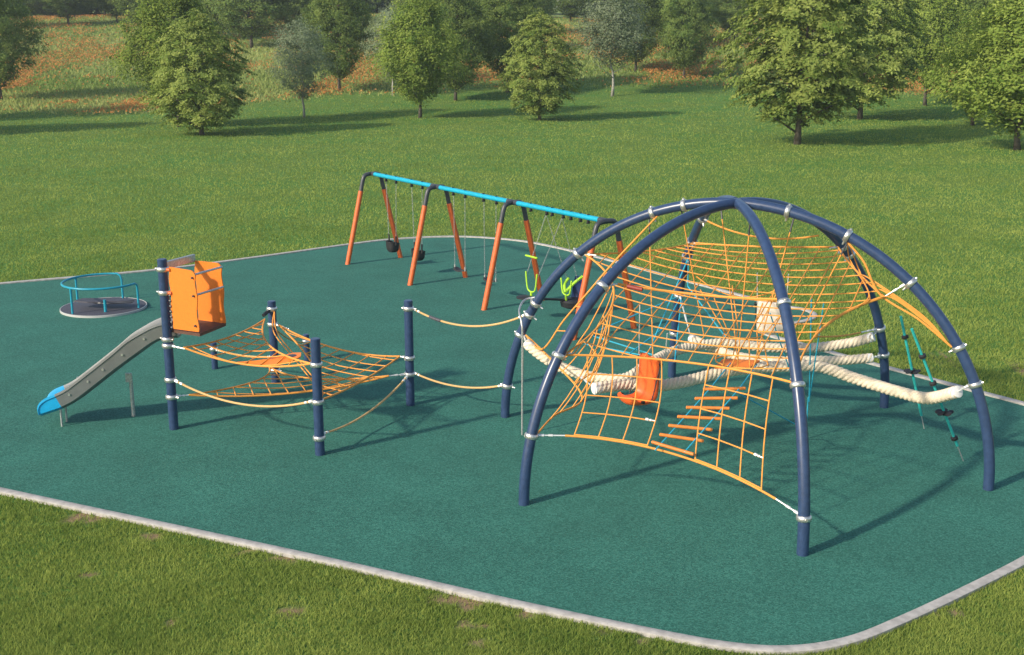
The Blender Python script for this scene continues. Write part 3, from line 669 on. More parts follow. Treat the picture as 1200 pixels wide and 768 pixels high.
cable(leg_pt(5, 1.51, .06), q1[0], g1); cable(leg_pt(3, 1.49, .06), q1[-1], g1); cable(UV(-2.2, -.9, 1.22), q2[0], g2); cable(leg_pt(2, 1.57, .06), q2[-1], g2); cable(leg_pt(3, .99, .06), q3[-1], g3); cable(leg_pt(4, 1.71, .06), q3[0], g3)
# --- steel climbing pole at leg F
pp = [leg_pt(5, 2.2, -.02) + Vector((.02, .0, .0)), Vector((.22, 19.85, 2.15)), Vector((.12, 19.4, 2.08)), Vector((.155, 19.2, 1.92)), Vector((.17, 19.165, 1.7)), Vector((.17, 19.165, .9)), Vector((.17, 19.165, -.03))]
rope(catmull(pp, 8), .017, M['steel'], dome, 'climbing_pole', 12)
# --- teal disc ropes
def disc_rope(a, c, ts, big, label):
    a, c = Vector(a), Vector(c); b = MB(); b.tube([a, a.lerp(c, .88)], .022, 8)
    o = b.build('disc_rope', M['tealrope'], dome); o['label'] = label
    MB().tube([a.lerp(c, .87), c], .009, 6).build('ground_anchor', M['steel'], o); d = (c - a).normalized()
    for i, t in enumerate(ts):
        p = a.lerp(c, t)
        if i == big:
            for q in range(5):
                ang = q * 2 * math.pi / 5; pc = p + Vector((math.cos(ang), math.sin(ang), 0)) * .09
                if q == 0: m = MB()
                m.tube([pc - d * .012, pc - d * .006, pc + d * .006, pc + d * .012], [.04, .055, .055, .04], 12)
            m.tube([p - d * .03, p + d * .03], .05, 12)
        else:
            m = MB(); m.tube([p - d * .035, p - d * .02, p + d * .02, p + d * .035], [.03, .055, .055, .03], 14)
        m.build('grip_disc', M['black'], o)
disc_rope((6.36, 19.3, 2.0), (6.966, 19.47, 0), (.18, .48, .72), 1, 'left one of the two teal ropes with black grip discs')
disc_rope((5.98, 17.6, 2.22), (7.07, 17.92, 0), (.2, .4, .62, .82), 2, 'right one of the two teal ropes with black grip discs')
# --- blue ropes to the ground behind the near right leg and blue net at the back
anc = Vector((4.84, 18.95, 0))
b = MB(); V_ = [(UV(.72, -.55, 2.45), anc + Vector((0, 0, .35))), (UV(1.35, .3, 2.5), anc + Vector((.03, .03, .7))), (UV(1.1, .6, 2.5), anc + Vector((0.02, 0, .65))), (anc + Vector((0, 0, .72)), anc)]
for a, c in V_: b.tube([a, c], .011, 6)
b.tube([UV(.55, -1.7, 1.52), anc + Vector((-.06, -.3, .25)), anc], .011, 6); o = b.build('blue_guy_rope', M['bluerope'], dome)
bc = [Vector((1.35, 20.6, 1.35)), Vector((2.0, 20.9, 1.2)), Vector((2.75, 19.75, 1.1)), Vector((3.3, 20.9, 1.45)), Vector((3.18, 22.2, 1.7))]
bn = net_root('blue_net', [[bc[0], bc[2]], [Vector((1.3, 20.9, 1.1)), Vector((2.4, 20.1, 1.08)), bc[2]], [bc[0], bc[4]], [Vector((2.0, 19.9, 1.2)), Vector((2.7, 20.9, 1.4)), bc[4]], [bc[2], bc[4]], [Vector((3.75, 20.6, 1.3)), Vector((3.2, 21.6, 2.0)), leg_pt(4, 2.55, .1)], [leg_pt(4, 2.55, .1), Vector((2.4, 20.4, 1.15))]], M['bluerope'], .013, 'loose blue ropes strung at the back left inside the dome')
# --- hanging shell seats
def shell_seat(name, label, loc, rz, m, back_h=.52, wid=.36, group=None, straps=None):
    t = thing(name, label, 'seat', loc, group); mt = Matrix.Translation(Vector(loc)) @ Matrix.Rotation(rz, 4, 'Z')
    prof = [(.42, .12), (.385, .03), (.27, -.01), (.12, -.02), (.03, .0), (-.03, .06), (-.055, .16), (-.07, .32), (-.085, back_h - .03), (-.09, back_h)]
    prof = [(p.x, p.z) for p in catmull([(a, 0, c) for a, c in prof], 4)]
    b = MB(); n = len(prof); vs = []; K = 9
    for side_ in (0, 1):
        for i, (a, c) in enumerate(prof):
            p0, p1 = prof[max(0, i - 1)], prof[min(n - 1, i + 1)]; tx, tz = p1[0] - p0[0], p1[1] - p0[1]; L_ = math.hypot(tx, tz); nx, nz = tz / L_, -tx / L_      # towards the sitter
            e_ = min(i, n - 1 - i) / (n - 1); wd_ = wid * (1 - .28 * max(0, 1 - e_ * 9) ** 2)
            for k in range(K):
                q = 2 * k / (K - 1) - 1; bl = .045 * abs(q) ** 2.5 - side_ * (.050 - .02 * abs(q))
                vs.append(mt @ Vector((a + nx * bl, q * wd_ / 2, c + nz * bl)))
    fs = []
    for s in (0, 1):
        for i in range(n - 1):
            for k in range(K - 1):
                q = (s * n * K + i * K + k, s * n * K + i * K + k + 1, s * n * K + (i + 1) * K + k + 1, s * n * K + (i + 1) * K + k); fs.append(q if s else q[::-1])
    for i in range(n - 1):
        for k in (0, K - 1): fs.append((i * K + k, (i + 1) * K + k, n * K + (i + 1) * K + k, n * K + i * K + k))
    for i in (0, n - 1):
        for k in range(K - 1): fs.append((i * K + k, i * K + k + 1, n * K + i * K + k + 1, n * K + i * K + k))
    b.add(vs, fs); b.build('seat_shell', m, t)
    for s in (-1, 1):
        for (a, c) in ((.28, .05), (-.05, back_h - .05)):
            p = mt @ Vector((a, s * (wid / 2 + .01), c)); MB().tube([p, p + mt.to_3x3() @ Vector((0, s * .04, 0))], .026, 10).build('bolt_boss', M['black'], t)
        p, q = mt @ Vector((-.05, s * (wid / 2 + .03), back_h - .05)), mt @ Vector((.12, s * (wid / 2 + .03), .03)); MB().tube([p, q], .010, 6).build('tie_rod', M['darkgrey'], t)
    if straps:
        for p, q in straps: MB().tube([Vector(p), Vector(q)], .010, 6).build('suspension_cable', M['cable'], t)
    return t
shell_seat('shell_seat', 'orange bucket seat facing left, hanging beside the nearest braided log', (2.06, 17.80, 1.07), R(214), M['shellorange'], .64, .46,
           straps=[((1.95, 17.98, 1.72), (1.92, 17.75, 2.55)), ((2.32, 17.72, 1.72), (2.3, 17.4, 2.2))])
shell_seat('shell_seat', 'pale cream bucket seat hanging at the back of the dome under the roof net', (4.38, 20.0, 1.55), R(70), M['shellcream'], .54, .44,
           straps=[((4.15, 20.0, 2.05), (4.1, 19.9, 2.6)), ((4.62, 19.9, 2.05), (4.6, 19.8, 2.6))])

# ------------------------------------------------------------------ posts and the net climber
PR = .078
PX = {'P1': (-5.711, 19.47, 2.92), 'P2': (-3.054, 18.224, 1.91), 'P3': (-1.823, 20.782, 1.93), 'P4': (-4.502, 22.156, 1.60), 'P5': (-5.884, 23.118, .54), 'P6': (-4.144, 23.645, .57)}
def post(key, parent, cz, r=PR):
    x, y, h = PX[key]; b = MB(); b.tube([(x, y, -.05), (x, y, h - .012), (x, y, h)], [r, r, r - .012], 20); o = b.build('post', M['navy'], parent)
    for z, dr in cz: collar((x, y, z), (0, 0, 1), r, o, dr)
    return o
def P(key, z, toward=None, off=.1):
    x, y, _ = PX[key]; p = Vector((x, y, z))
    if toward: q = Vector((PX[toward][0], PX[toward][1], z)); p = p + (q - p).normalized() * (PR + off)
    return p
nc = thing('net_climber', 'low climber of short navy posts carrying stacked orange triangular nets beside the slide', 'rope climber', (PX['P2'][0], PX['P2'][1], 0))
def dirto(a, b): return Vector((PX[b][0] - PX[a][0], PX[b][1] - PX[a][1], 0))
po2 = post('P2', nc, [(1.49, dirto('P2', 'P4')), (.88, dirto('P2', 'P4')), (.28, dirto('P2', 'P3'))])
post('P3', nc, [(1.78, Vector((1, -.3, 0))), (.88, dirto('P3', 'P2')), (.58, dirto('P3', 'P1'))])
post('P4', nc, [(1.45, dirto('P4', 'P1')), (1.15, dirto('P4', 'P3')), (.38, dirto('P4', 'P1')), (.25, dirto('P4', 'P3'))])
post('P5', nc, [(.41, dirto('P5', 'P4'))], .062); post('P6', nc, [(.42, dirto('P6', 'P4'))], .062)
def tri_net(name, A, B, Cc, sags, drop, spc, label, parent, skip=0.0):
    A, B, Cc = Vector(A), Vector(B), Vector(Cc); cen = (A + B + Cc) / 3; ed = []
    for (a, c), s in zip(((A, B), (B, Cc), (Cc, A)), sags):
        m_ = (a + c) / 2; inw = (cen - m_); inw.z = 0; inw.normalize(); ed.append(sag(a, c, inw * s[0] + Vector((0, 0, s[1])), 16))
    pl = [p for e in ed for p in e[:-1]]; root = net_root(name, ed, r=.016, label=label, parent=parent)
    U = (B - A); U.z = 0; U.normalize(); W = Vector((-U.y, U.x, 0)); Q = [((p - A).dot(U), (p - A).dot(W), p.z) for p in pl]
    cu, cv = (cen - A).dot(U), (cen - A).dot(W); rad = max(math.hypot(q[0] - cu, q[1] - cv) for q in Q)
    qf = quad_fit(Q)
    def zf(u, v): return qf(u, v) - drop * max(0, 1 - math.hypot(u - cu, v - cv) / rad * 1.3)
    for axis in (0, 1):
        lo, hi = min(q[axis] for q in Q), max(q[axis] for q in Q); c = lo + spc * .6
        while c < hi:
            hits = []
            for i in range(len(Q)):
                a, b_ = Q[i], Q[(i + 1) % len(Q)]
                if (a[axis] - c) * (b_[axis] - c) < 0:
                    t = (c - a[axis]) / (b_[axis] - a[axis]); hits.append((a[1 - axis] + t * (b_[1 - axis] - a[1 - axis]), a[2] + t * (b_[2] - a[2])))
            hits.sort()
            for (s0, z0), (s1, z1) in zip(hits[::2], hits[1::2]):
                if s1 - s0 < .12: continue
                n = max(4, int((s1 - s0) / .15)); pts = []
                for i in range(n + 1):
                    t = i / n; s_ = s0 + (s1 - s0) * t; u, v = (s_, c) if axis == 1 else (c, s_)
                    ra = z0 - (zf(s0, c) if axis == 1 else zf(c, s0)); rb2 = z1 - (zf(s1, c) if axis == 1 else zf(c, s1))
                    q = A + U * u + W * v; pts.append(Vector((q.x, q.y, zf(u, v) + ra * (1 - t) + rb2 * t)))
                rope(pts, RR, M['rope'], root)
            c += spc
    return root, zf, A, U, W
up_, zf, A_, U_, W_ = tri_net('upper_net', P('P1', 1.46, 'P2', .25), P('P2', 1.49, 'P1', .02), P('P4', 1.30, 'P1', .16), [(.22, -.22), (.30, -.06), (.16, -.04)], .10, .31, 'upper triangular orange net with a solid orange mat', nc)
cable(P('P1', 1.46, 'P2', .0), P('P1', 1.44, 'P2', .27), up_)
# the solid mat woven into the upper net
mat_pts = [(.8, .26), (1.1, .24), (1.5, .25), (1.9, .28), (2.0, .45), (1.85, .68), (1.62, .78), (1.35, .66), (1.05, .46)]
b = MB(); top = [A_ + U_ * u + W_ * v for u, v in mat_pts]; top = [Vector((q.x, q.y, zf(u, v) + .012)) for q, (u, v) in zip(top, mat_pts)]
cc = sum(top, Vector()) / len(top); K = len(top); low = [q - Vector((0, 0, .02)) for q in top]
b.add(top + [cc] + low + [cc - Vector((0, 0, .02))], [(i, (i + 1) % K, K) for i in range(K)] + [((i + 1) % K + K + 1, i + K + 1, 2 * K + 1) for i in range(K)] + [(i, i + K + 1, (i + 1) % K + K + 1, (i + 1) % K) for i in range(K)])
matp = b.build('rubber_mat', M['panel'], up_, False)
hp = A_ + U_ * 1.8 + W_ * .5; MB().tube([(hp.x, hp.y, zf(1.8, .5) - .0), (hp.x, hp.y, zf(1.8, .5) + .045)], .075, 16).build('hole_ring', M['disc'], matp)
mid_, *_ = tri_net('sloping_net', P('P3', .88, 'P4', .12), P('P4', 1.15, 'P3', .06), P('P2', .88, 'P3', .02), [(.22, -.10), (.25, -.12), (.03, -.08)], .12, .31, 'orange net sloping up from the right post to the back post', nc)
cable(P('P3', .88, 'P4', .0), P('P3', .87, 'P4', .2), mid_); cable(P('P4', 1.15, 'P3', .0), P('P4', 1.1, 'P3', .3), mid_)
low_, *_ = tri_net('lower_net', P('P1', .57, 'P3', .2), P('P3', .58, 'P1', .3), P('P4', .36, 'P1', .1), [(.04, -.16), (.3, -.08), (.42, -.02)], .06, .30, 'lowest triangular orange net near the ground', nc)
cable(P('P1', .57, 'P3', .0), P('P1', .57, 'P3', .22), low_); cable(P('P3', .58, 'P1', .0), P('P3', .58, 'P1', .32), low_)
MB().tube([P('P4', 1.43, 'P1', .03), P('P4', 1.38, 'P1', .2)], .035, 8).build('black_sleeve', M['black'], up_)
def slack(a, b_, s, parent, name='balance_rope', m='tanrope', r=.018, tail=.28, sleeve=False):
    pts = sag(a, b_, s, 20); o = rope(pts, r, M[m], parent, name, 8)
    cable(pts[0], pts[2], o, r=.014); cable(pts[-1], pts[-3], o, r=.014)
    if sleeve: MB().tube(pts[3:6], .03, 8).build('sleeve', M['disc'], o)
    return o
x1 = leg_pt(5, 1.87, -.06); x2 = leg_pt(5, .57, -.06)
slack(P('P3', 1.78) + Vector((PR, 0, 0)), x1, (0, 0, -.26), nc, sleeve=True); slack(P('P3', .60) + Vector((PR, 0, 0)), x2, (0, 0, -.14), nc)
slack(P('P1', .87, 'P2', 0), P('P2', .88, 'P1', 0), (0, 0, -.24), nc); slack(P('P2', .32, 'P3', 0), P('P3', .56, 'P2', 0), (0, 0, -.17), nc)
# steep ropes from the back post collar down to the front post
tw = MB()
for s in (0, .06):
    tw.tube(catmull([P('P4', 1.43, 'P3', -.02), Vector((-4.38 + s, 21.6, 1.15)), Vector((-3.85 + s, 20.5, .98)), Vector((-3.25 + s, 19.3, .80)), P('P2', .9, 'P3', .0)], 8), .011, 8)
tw.build('climbing_rope', M['rope'], nc)
slack(P('P4', 1.05, 'P6', 0), P('P6', .42, 'P4', 0), (0, 0, -.08), nc, 'tie_rope'); slack(P('P5', .40, 'P4', 0), P('P4', .5, 'P5', 0), (0, 0, -.05), nc, 'tie_rope')
MB().tube([P('P5', .41, 'P4', -.02), P('P5', .38, 'P4', .25)], .018, 8).build('strut', M['alu'], nc)

# ------------------------------------------------------------------ slide tower
P1v = Vector((PX['P1'][0], PX['P1'][1], 0)); st = thing('slide_tower', 'steel slide with blue exit and orange panelled platform fixed to the tallest navy post', 'slide', tuple(P1v))
post('P1', st, [(2.75, -E_), (2.36, -E_), (1.57, -E_), (1.46, E_), (.87, E_), (.57, E_)])
SE = Vector((.905, -.425, 0)); SN = Vector((.425, .905, 0))
def panel(org, z0, z1, w_, name='side_panel', slope=0):
    o = []; n = 22
    for i in range(n + 1): t = i / n; o.append(org + SE * (.0 + .012 * math.sin(t * 14)) + Vector((0, 0, z0 + (z1 - z0) * t)))
    for a in range(5): q = a / 4 * math.pi / 2; o.append(org + SE * (w_ - .1 + .1 * math.sin(q)) + Vector((0, 0, z1 - .1 - slope + .1 * math.cos(q))))
    for i in range(1, n): t = 1 - i / n; o.append(org + SE * (w_ + .014 * math.sin(t * 11 + 1)) + Vector((0, 0, z0 + (z1 - .12 - slope - z0) * t)))
    o.append(org + SE * w_ + Vector((0, 0, z0)))
    return MB().slab(o, -SN * .022).build(name, M['panel'], st, False)
p1 = panel(P1v + SE * .13 + SN * .02, 1.76, 2.80, .53, slope=.02); p2 = panel(P1v + SE * .03 + SN * .78, 1.70, 2.76, .56, slope=.0)
for z in (2.66, 2.36, 1.86):
    for s in (.48,):
        q = P1v + SE * (.13 + s) + Vector((0, 0, z)); MB().tube([q - SN * .0, q - SN * .03], .018, 8).build('bolt_cap', M['darkgrey'], p1)
b = MB().slab([P1v + SE * -.02 + SN * .05, P1v + SE * .66 + SN * .02, P1v + SE * .60 + SN * .78, P1v + SE * -.02 + SN * .78], (0, 0, .05)); b.v = [(x, y, z + 1.68) for x, y, z in b.v]; b.build('platform', M['floor'], st, False)
for z in (2.70, 2.36): q = P1v + SE * .60 + Vector((0, 0, z)); MB().tube([q, q + SN * .76], .019, 10).build('hand_rail', M['steel'], st)
q = P1v + Vector((0, 0, 2.80)); MB().box(q + SN * .40 + SE * .0, (.80, .05, .13), (SN, SE, Vector((0, 0, 1)))).build('lintel', M['steel'], st, False, .01)
for z in (2.75, 2.36): q = P1v + Vector((0, 0, z)); MB().tube([q + SE * .06, q + SE * .16], .03, 10).build('bracket', M['swingorange'], st)
b = MB()
for k in range(7): q = P1v + SE * (.10) + SN * .0 + Vector((0, 0, 1.78 + k * .09)); b.tube([q, q + SE * .035], .022, 8)
b.build('rivet_strip', M['darkgrey'], st)
# chute
SD = Vector((-.998, -.06, 0)); SW = Vector((-.06, .998, 0)); s0 = P1v + Vector((.05, .42, 0))
path = catmull([(-.05, 0, 1.56), (.15, 0, 1.555), (.36, 0, 1.47), (.65, 0, 1.27), (1.0, 0, 1.02), (1.42, 0, .70), (1.72, 0, .48), (1.95, 0, .36), (2.15, 0, .29), (2.33, 0, .23)], 6)
def chute(path, name, m, exit_=False):
    W2 = .25; vs = []; n = len(path)
    for i, p in enumerate(path):
        a = path[max(0, i - 1)]; c = path[min(n - 1, i + 1)]; t = (c - a).normalized(); nrm = Vector((-t.z, 0, t.x))
        t0 = i / (n - 1); hw = .25 if not exit_ else .25 * math.sqrt(max(.03, 1 - t0 ** 3.2)); sc_ = 1
        if not exit_: hw += .03 * math.exp(-((p.x - .65) / .2) ** 2)
        sec = [(-W2 - .035, hw - .03), (-W2 - .03, hw + .005), (-W2 + .0, hw + .005), (-W2 + .012, hw - .03), (-W2 + .03, .05), (-W2 + .09, .0), (0, -.015), (W2 - .09, 0), (W2 - .03, .05), (W2 - .012, hw - .03), (W2, hw + .005), (W2 + .03, hw + .005), (W2 + .035, hw - .03),
               (W2 + .018, hw - .045), (W2 + .014, .02), (W2 - .05, -.03), (0, -.05), (-W2 + .05, -.03), (-W2 - .014, .02), (-W2 - .018, hw - .045)]
        for (a_, c_) in sec: vs.append(s0 + SD * (p.x + nrm.x * c_) + SW * a_ + Vector((0, 0, p.z + nrm.z * c_)))
    K = 20; fs = [(i * K + k, i * K + (k + 1) % K, (i + 1) * K + (k + 1) % K, (i + 1) * K + k) for i in range(n - 1) for k in range(K)] + [tuple(range(K))[::-1], tuple((n - 1) * K + k for k in range(K))]
    return MB().add(vs, fs).build(name, m, st)
cut = next(i for i, p in enumerate(path) if p.x > 1.93)
ch = chute(path[:cut + 1], 'chute', M['chute']); chute(path[cut:], 'slide_exit', M['slideblue'], True)
for px_ in (.5, .9, 1.2, 1.5, 1.8):
    i = min(range(len(path)), key=lambda j: abs(path[j].x - px_)); p = path[i]
    for s in (-1, 1):
        for hgt in (.14,):
            q = s0 + SD * p.x + SW * (s * .268) + Vector((0, 0, p.z + hgt + .02)); MB().tube([q, q + SW * s * .018], .020, 8).build('bolt_cap', M['alu'], ch)
        q = s0 + SD * p.x + SW * (s * .262) + Vector((0, 0, p.z + .30)); MB().tube([q, q + Vector((0, 0, .012))], .016, 8).build('bolt_cap', M['alu'], ch)
def support(x, y, z, r=.033):
    return MB().tube([(x, y, -.03), (x, y, z)], r, 12).build('support_leg', M['steel'], st)
sp_ = support(-6.60, 20.15, .66); MB().box((-6.62, 20.12, .71), (.11, .03, .16)).build('bracket', M['steel'], sp_, False)
support(-7.65, 19.60, .36, .018); support(-7.66, 19.86, .36, .018)

# ------------------------------------------------------------------ swing frame
M0 = Vector((-3.944, 34.22, 0)); SDv = Vector((1.992, -2.777, 0)); SL = SDv.length; Su = SDv / SL; Sn = Vector((-Su.y, Su.x, 0)); HZ = 2.5
sf = thing('swing_frame', 'long three bay swing frame with orange angled legs and cyan top beams', 'swing frame', tuple(M0))
def Sp(k, v, z): return M0 + SDv * k + Sn * v + Vector((0, 0, z))
for k in range(4):
    ft, bk = (-.866, .866)
    def lp(s, z): t = (z / 2.33); return Sp(k, s * (.866 + (.30 - .866) * t), z)
    bend = [lp(-1, 2.02), lp(-1, 2.2), lp(-1, 2.33), Sp(k, -.25, 2.44), Sp(k, -.16, 2.49), Sp(k, 0, 2.50), Sp(k, .16, 2.49), Sp(k, .25, 2.44), lp(1, 2.33), lp(1, 2.2), lp(1, 2.02)]
    MB().tube(catmull(bend, 4), .058, 14).build('top_bend', M['darkgrey'], sf)
    for s in (-1, 1): MB().tube([lp(s, -.04), lp(s, 2.04)], .068, 16).build('leg', M['swingorange'], sf)
for k in range(3):
    bm_ = MB().tube([Sp(k + .045, 0, HZ), Sp(k + .95, 0, HZ)], .058, 16).build('beam', M['cyan'], sf)
    MB().tube([Sp(k, 0, HZ), Sp(k + .05, 0, HZ)], .062, 14).build('beam_joint', M['darkgrey'], bm_); MB().tube([Sp(k + .93, 0, HZ), Sp(k + 1, 0, HZ)], .062, 14).build('beam_joint', M['darkgrey'], bm_)
    for q in ((.23, .39, .63, .79) if k < 2 else (.2, .38, .44, .56, .64, .74, .82)):
        b = MB(); b.box(Sp(k + q, 0, HZ - .085), (.05, .05, .08), (Su, Sn, Vector((0, 0, 1)))); b.box(Sp(k + q, 0, HZ + .065), (.035, .05, .02), (Su, Sn, Vector((0, 0, 1)))); b.tube([Sp(k + q, -.04, HZ - .12), Sp(k + q, .04, HZ - .12)], .02, 8)
        b.build('hanger', M['black'], bm_, False)
M['chain'] = mat('chain', (0.40, 0.41, 0.42), .45, .6)
def chain(a, b_, parent):
    a, b_ = Vector(a), Vector(b_); n = int((b_ - a).length / .05); mb = MB(); d = (b_ - a).normalized(); s1 = Su; s2 = Sn
    for i in range(n):
        c = a.lerp(b_, (i + .5) / n); sd = s1 if i % 2 else s2; h = .03; w_ = .012
        pts = [c + d * h * .6 + sd * w_, c + d * h, c + d * h * .6 - sd * w_, c - d * h * .6 - sd * w_, c - d * h, c - d * h * .6 + sd * w_]
        mb.tube(pts, .0035, 4, closed=True)
    return mb.build('chain', M['chain'], parent)
def toddler(k, zb, label):
    base = Sp(k, 0, zb); t = thing('toddler_swing_seat', label, 'swing seat', tuple(base), 'swing seats hanging in the frame')
    rings = []; vs = []; K = 20
    prof = [(.05, 0, .0), (.12, .0, .01), (.17, 1, .07), (.185, 1, .16), (.19, 1, .27), (.20, 1, .31), (.178, 1, .31), (.165, 1, .2), (.15, 1, .09), (.09, 0, .04)]
    for (r, _, z) in prof:
        for q in range(K):
            a = 2 * math.pi * q / K; ex = abs(math.cos(a)) ** .7 * (1 if math.cos(a) > 0 else -1); ey = abs(math.sin(a)) ** .7 * (1 if math.sin(a) > 0 else -1)
            dip = -.07 * max(0, math.sin(a)) * (1 if z > .25 else 0)
            vs.append(base + Su * ex * r + Sn * ey * r * .85 + Vector((0, 0, z + dip)))
    n = len(prof); fs = [(i * K + q, i * K + (q + 1) % K, (i + 1) * K + (q + 1) % K, (i + 1) * K + q) for i in range(n - 1) for q in range(K)] + [tuple(range(K))[::-1], tuple((n - 1) * K + q for q in range(K))]
    MB().add(vs, fs).build('bucket', M['black'], t)
    for s in (-1, 1):
        MB().tube([base + Su * s * .19 + Vector((0, 0, .22)), base + Su * s * .185 + Vector((0, 0, .40)), base + Su * s * .20 + Vector((0, 0, .47))], .024, 8).build('arm', M['black'], t)
        chain(base + Su * s * .20 + Vector((0, 0, .46)), Sp(k, 0, HZ - .13) + Su * s * .27, t)
    return t
toddler(.31, .42, 'black bucket toddler swing nearest the far left end of the frame'); toddler(.71, .40, 'black bucket toddler swing just left of the second leg pair')
def flat(k, zb, label):
    base = Sp(k, 0, zb); t = thing('flat_swing_seat', label, 'swing seat', tuple(base), 'swing seats hanging in the frame')
    vs = []; n = 12
    pr_ = [(-.24 + .48 * i / n) for i in range(n + 1)]
    for s in pr_:
        w_ = .09 * math.sqrt(max(.12, 1 - (abs(s) / .25) ** 6)); z = .05 * (s / .24) ** 2
        for (a, c) in ((-w_, .0), (w_, .0), (w_ * .92, .035), (-w_ * .92, .035)): vs.append(base + Su * s + Sn * a + Vector((0, 0, z + c)))
    fs = [(i * 4 + q, i * 4 + (q + 1) % 4, (i + 1) * 4 + (q + 1) % 4, (i + 1) * 4 + q) for i in range(n) for q in range(4)] + [(3, 2, 1, 0), tuple(n * 4 + q for q in range(4))]
    MB().add(vs, fs).build('seat', M['black'], t)
    for s in (-1, 1):
        p = base + Su * s * .24 + Vector((0, 0, .07)); MB().tube([p - Vector((0, 0, .03)), p + Vector((0, 0, .07))], .022, 8).build('seat_clamp', M['steel'], t); chain(p + Vector((0, 0, .05)), Sp(k, 0, HZ - .13) + Su * s * .26, t)
    return t
flat(1.31, .44, 'flat black swing seat beside the back leg of the second leg pair'); flat(1.71, .40, 'flat black swing seat just left of the third leg pair')
# two-seat face to face swing in the last bay
kc = 2.46; fb_ = Sp(kc, 0, .42)
ts = thing('face_to_face_swing', 'two-person swing with lime straps: round black seat facing a dark blue shell', 'swing seat', tuple(fb_), 'swing seats hanging in the frame')
cA = Sp(kc - .03, -.76, .56); cB = Sp(kc + .02, .50, .22)
MB().tube([cA - Vector((0, 0, .025)), cA - Vector((0, 0, .015)), cA + Vector((0, 0, .015)), cA + Vector((0, 0, .025))], [.15, .18, .18, .15], 20).build('round_seat', M['black'], ts)
MB().tube([cA, cA.lerp(cB, .5) + Vector((0, 0, .06)), cB + Vector((0, 0, .14))], .028, 8).build('connecting_bar', M['black'], ts)
MB().tube([cB + Vector((0, 0, -.04)), cB, cB + Vector((0, 0, .12)), cB + Vector((0, 0, .16))], [.16, .26, .29, .25], 22).build('seat_tub', M['black'], ts)
b = MB(); vs = []; K = 9; L_ = 8
for side_ in (0, 1):
    for i in range(L_ + 1):
        t = i / L_; wd = .25 * (1 - .45 * t ** 2.5)
        for k in range(K):
            a = (k / (K - 1) - .5) * 2.2; rr = wd - side_ * .02; vs.append(cB + Sn * (.02 + rr * math.cos(a) + .10 * t) + Su * (rr * math.sin(a)) + Vector((0, 0, .08 + .60 * t)))
n2 = (L_ + 1) * K; fs = []
for s in (0, 1):
    for i in range(L_):
        for k in range(K - 1): q = (s * n2 + i * K + k, s * n2 + i * K + k + 1, s * n2 + (i + 1) * K + k + 1, s * n2 + (i + 1) * K + k); fs.append(q if not s else q[::-1])
for k in range(K - 1): fs.append((L_ * K + k, L_ * K + k + 1, n2 + L_ * K + k + 1, n2 + L_ * K + k)); 
for i in range(L_):
    for k in (0, K - 1): fs.append((i * K + k, (i + 1) * K + k, n2 + (i + 1) * K + k, n2 + i * K + k))
b.add(vs, fs); b.build('seat_back', M['navyshell'], ts)
def vY(c, top, w_, name):
    b = MB(); j = c + Vector((0, 0, .16)); b.tube([c, j], .028, 8)
    for s in (-1, 1): b.tube(catmull([j, j + Su * s * w_ * .7 + Vector((0, 0, .06)), j + Su * s * w_ + Vector((0, 0, .35)), j + Su * s * w_ * 1.05 + Vector((0, 0, top))], 5), .018, 8)
    return b.build(name, M['lime'], ts)
y1 = vY(cA + Sn * .2 - Vector((0, 0, .06)), .45, .2, 'lime_strap'); y2 = vY(cB + Vector((0, 0, .12)) - Sn * .18, .35, .19, 'lime_strap')
b = MB(); b.tube(catmull([cB + Vector((0, 0, .35)) - Sn * .2, cB + Vector((0, 0, .55)) - Sn * .05 + Su * .1, cB + Vector((0, 0, .72)) + Sn * .15 + Su * .2], 6), .035, 8); b.tube(catmull([cB + Vector((0, 0, .35)) - Sn * .2, cB + Vector((0, 0, .5)) - Sn * .1 - Su * .16, cB + Vector((0, 0, .62)) + Sn * .05 - Su * .2], 6), .035, 8); b.build('safety_harness', M['lime'], ts)
cA = cA + Sn * .2
bar = MB().tube([cA + Vector((0, 0, .92)) - Su * .22, cA + Vector((0, 0, .92)) + Su * .22], .022, 8).build('spreader_bar', M['lime'], ts)
for c0, w_, zt in ((cA, .21, .42), (cB, .2, .62)):
    for s in (-1, 1): chain(c0 + Su * s * w_ + Vector((0, 0, zt)), Sp(kc, 0, HZ - .13) + Su * (s * .30), ts)

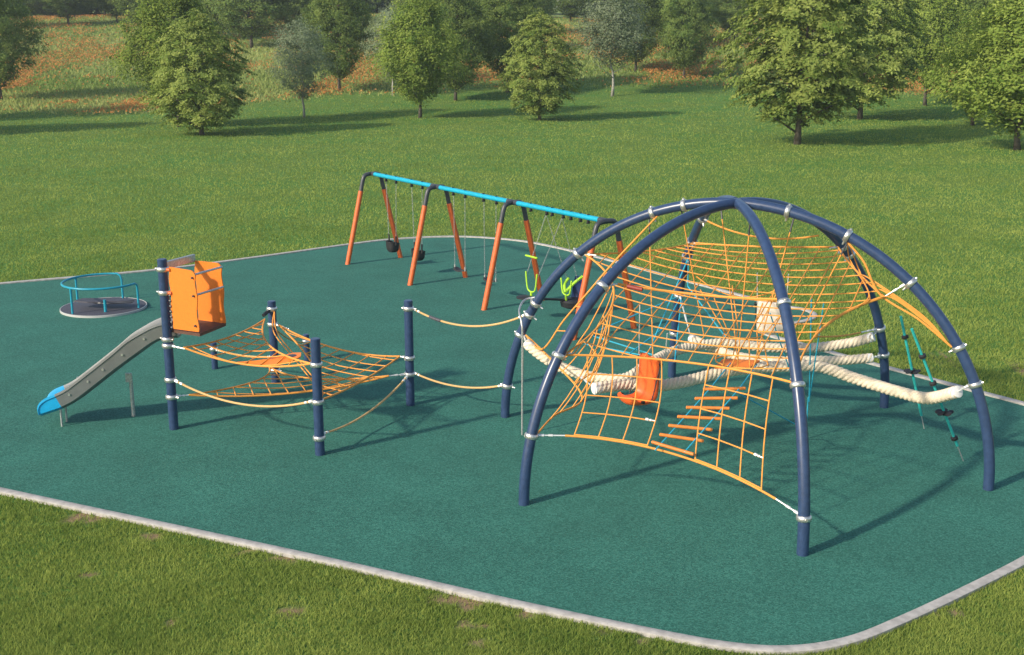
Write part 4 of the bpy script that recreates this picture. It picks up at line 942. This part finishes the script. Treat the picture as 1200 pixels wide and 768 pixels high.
# ------------------------------------------------------------------ merry-go-round
mc = Vector((-9.78, 28.32, 0)); mg = thing('merry_go_round', 'low round spinner with dark deck and turquoise ring rail, left of the slide', 'merry-go-round', tuple(mc))
MB().tube([mc + Vector((0, 0, z)) for z in (-.02, .045, .05)], [.97, .97, .94], 64).build('deck', M['disc'], mg)
b = MB(); K = 72; vs = []
for r, z in ((.97, .0), (.975, .050), (.980, .052), (.990, .052), (.996, .046), (.996, -.01)):
    for q in range(K): vs.append(mc + Vector((math.cos(2 * math.pi * q / K) * r, math.sin(2 * math.pi * q / K) * r, z)))
b.add(vs, [(i * K + q, i * K + (q + 1) % K, (i + 1) * K + (q + 1) % K, (i + 1) * K + q) for i in range(5) for q in range(K)]); b.build('rim', M['rim'], mg)
RQ = .90; zt = .66
def rp(deg, z=zt, r=RQ): return mc + Vector((math.cos(R(deg)) * r, math.sin(R(deg)) * r, z))
a0, a1 = 78, 350
pts = [rp(a0, .05), rp(a0, .52), rp(a0 + 2, .62)] + [rp(a0 + 7 + (a1 - a0 - 14) * i / 40) for i in range(41)] + [rp(a1 - 2, .62), rp(a1, .52), rp(a1, .05)]
MB().tube(pts, .026, 10).build('ring_rail', M['turq'], mg)
for d in (150, 238): MB().tube([rp(d, .05), rp(d, zt)], .026, 10).build('upright', M['turq'], mg)
MB().tube([rp(292, .05, .62), rp(292, .34, .62)], .034, 10).build('bench_leg', M['turq'], mg)
MB().tube([rp(190, .21, .5), rp(250, .20, .3), rp(292, .20, .4), rp(342, .21, .82)], .022, 8).build('bench', M['darkgrey'], mg)
bn_ = MB(); bp = [rp(a, .40, .46) for a in (215, 240, 270, 300, 330, 350)]
MB().slab([rp(200, .21, .66), rp(235, .21, .44), rp(290, .21, .34), rp(335, .21, .66), rp(348, .21, .82), rp(356, .21, .74), rp(20, .21, .18), rp(175, .21, .5)], (0, 0, .03)).build('bench_seat', M['disc'], mg, False)

# ------------------------------------------------------------------ thin summer haze
hb = MB(); hb.box((0, 150, 12.0), (1300, 700, 27.2)); ho = hb.build('haze', M['kerb'], smooth=False); tag(ho, 'faint summer haze over the whole park', kind='stuff')
hm = bpy.data.materials.new('haze_air'); hm.use_nodes = True; hn = hm.node_tree.nodes; hn.clear()
hv = hn.new('ShaderNodeVolumePrincipled'); hv.inputs['Density'].default_value = 0.0005; hv.inputs['Color'].default_value = (0.82, 0.9, 1, 1); hv.inputs['Anisotropy'].default_value = 0.3
hout = hn.new('ShaderNodeOutputMaterial'); hm.node_tree.links.new(hv.outputs[0], hout.inputs['Volume']); ho.data.materials.clear(); ho.data.materials.append(hm)
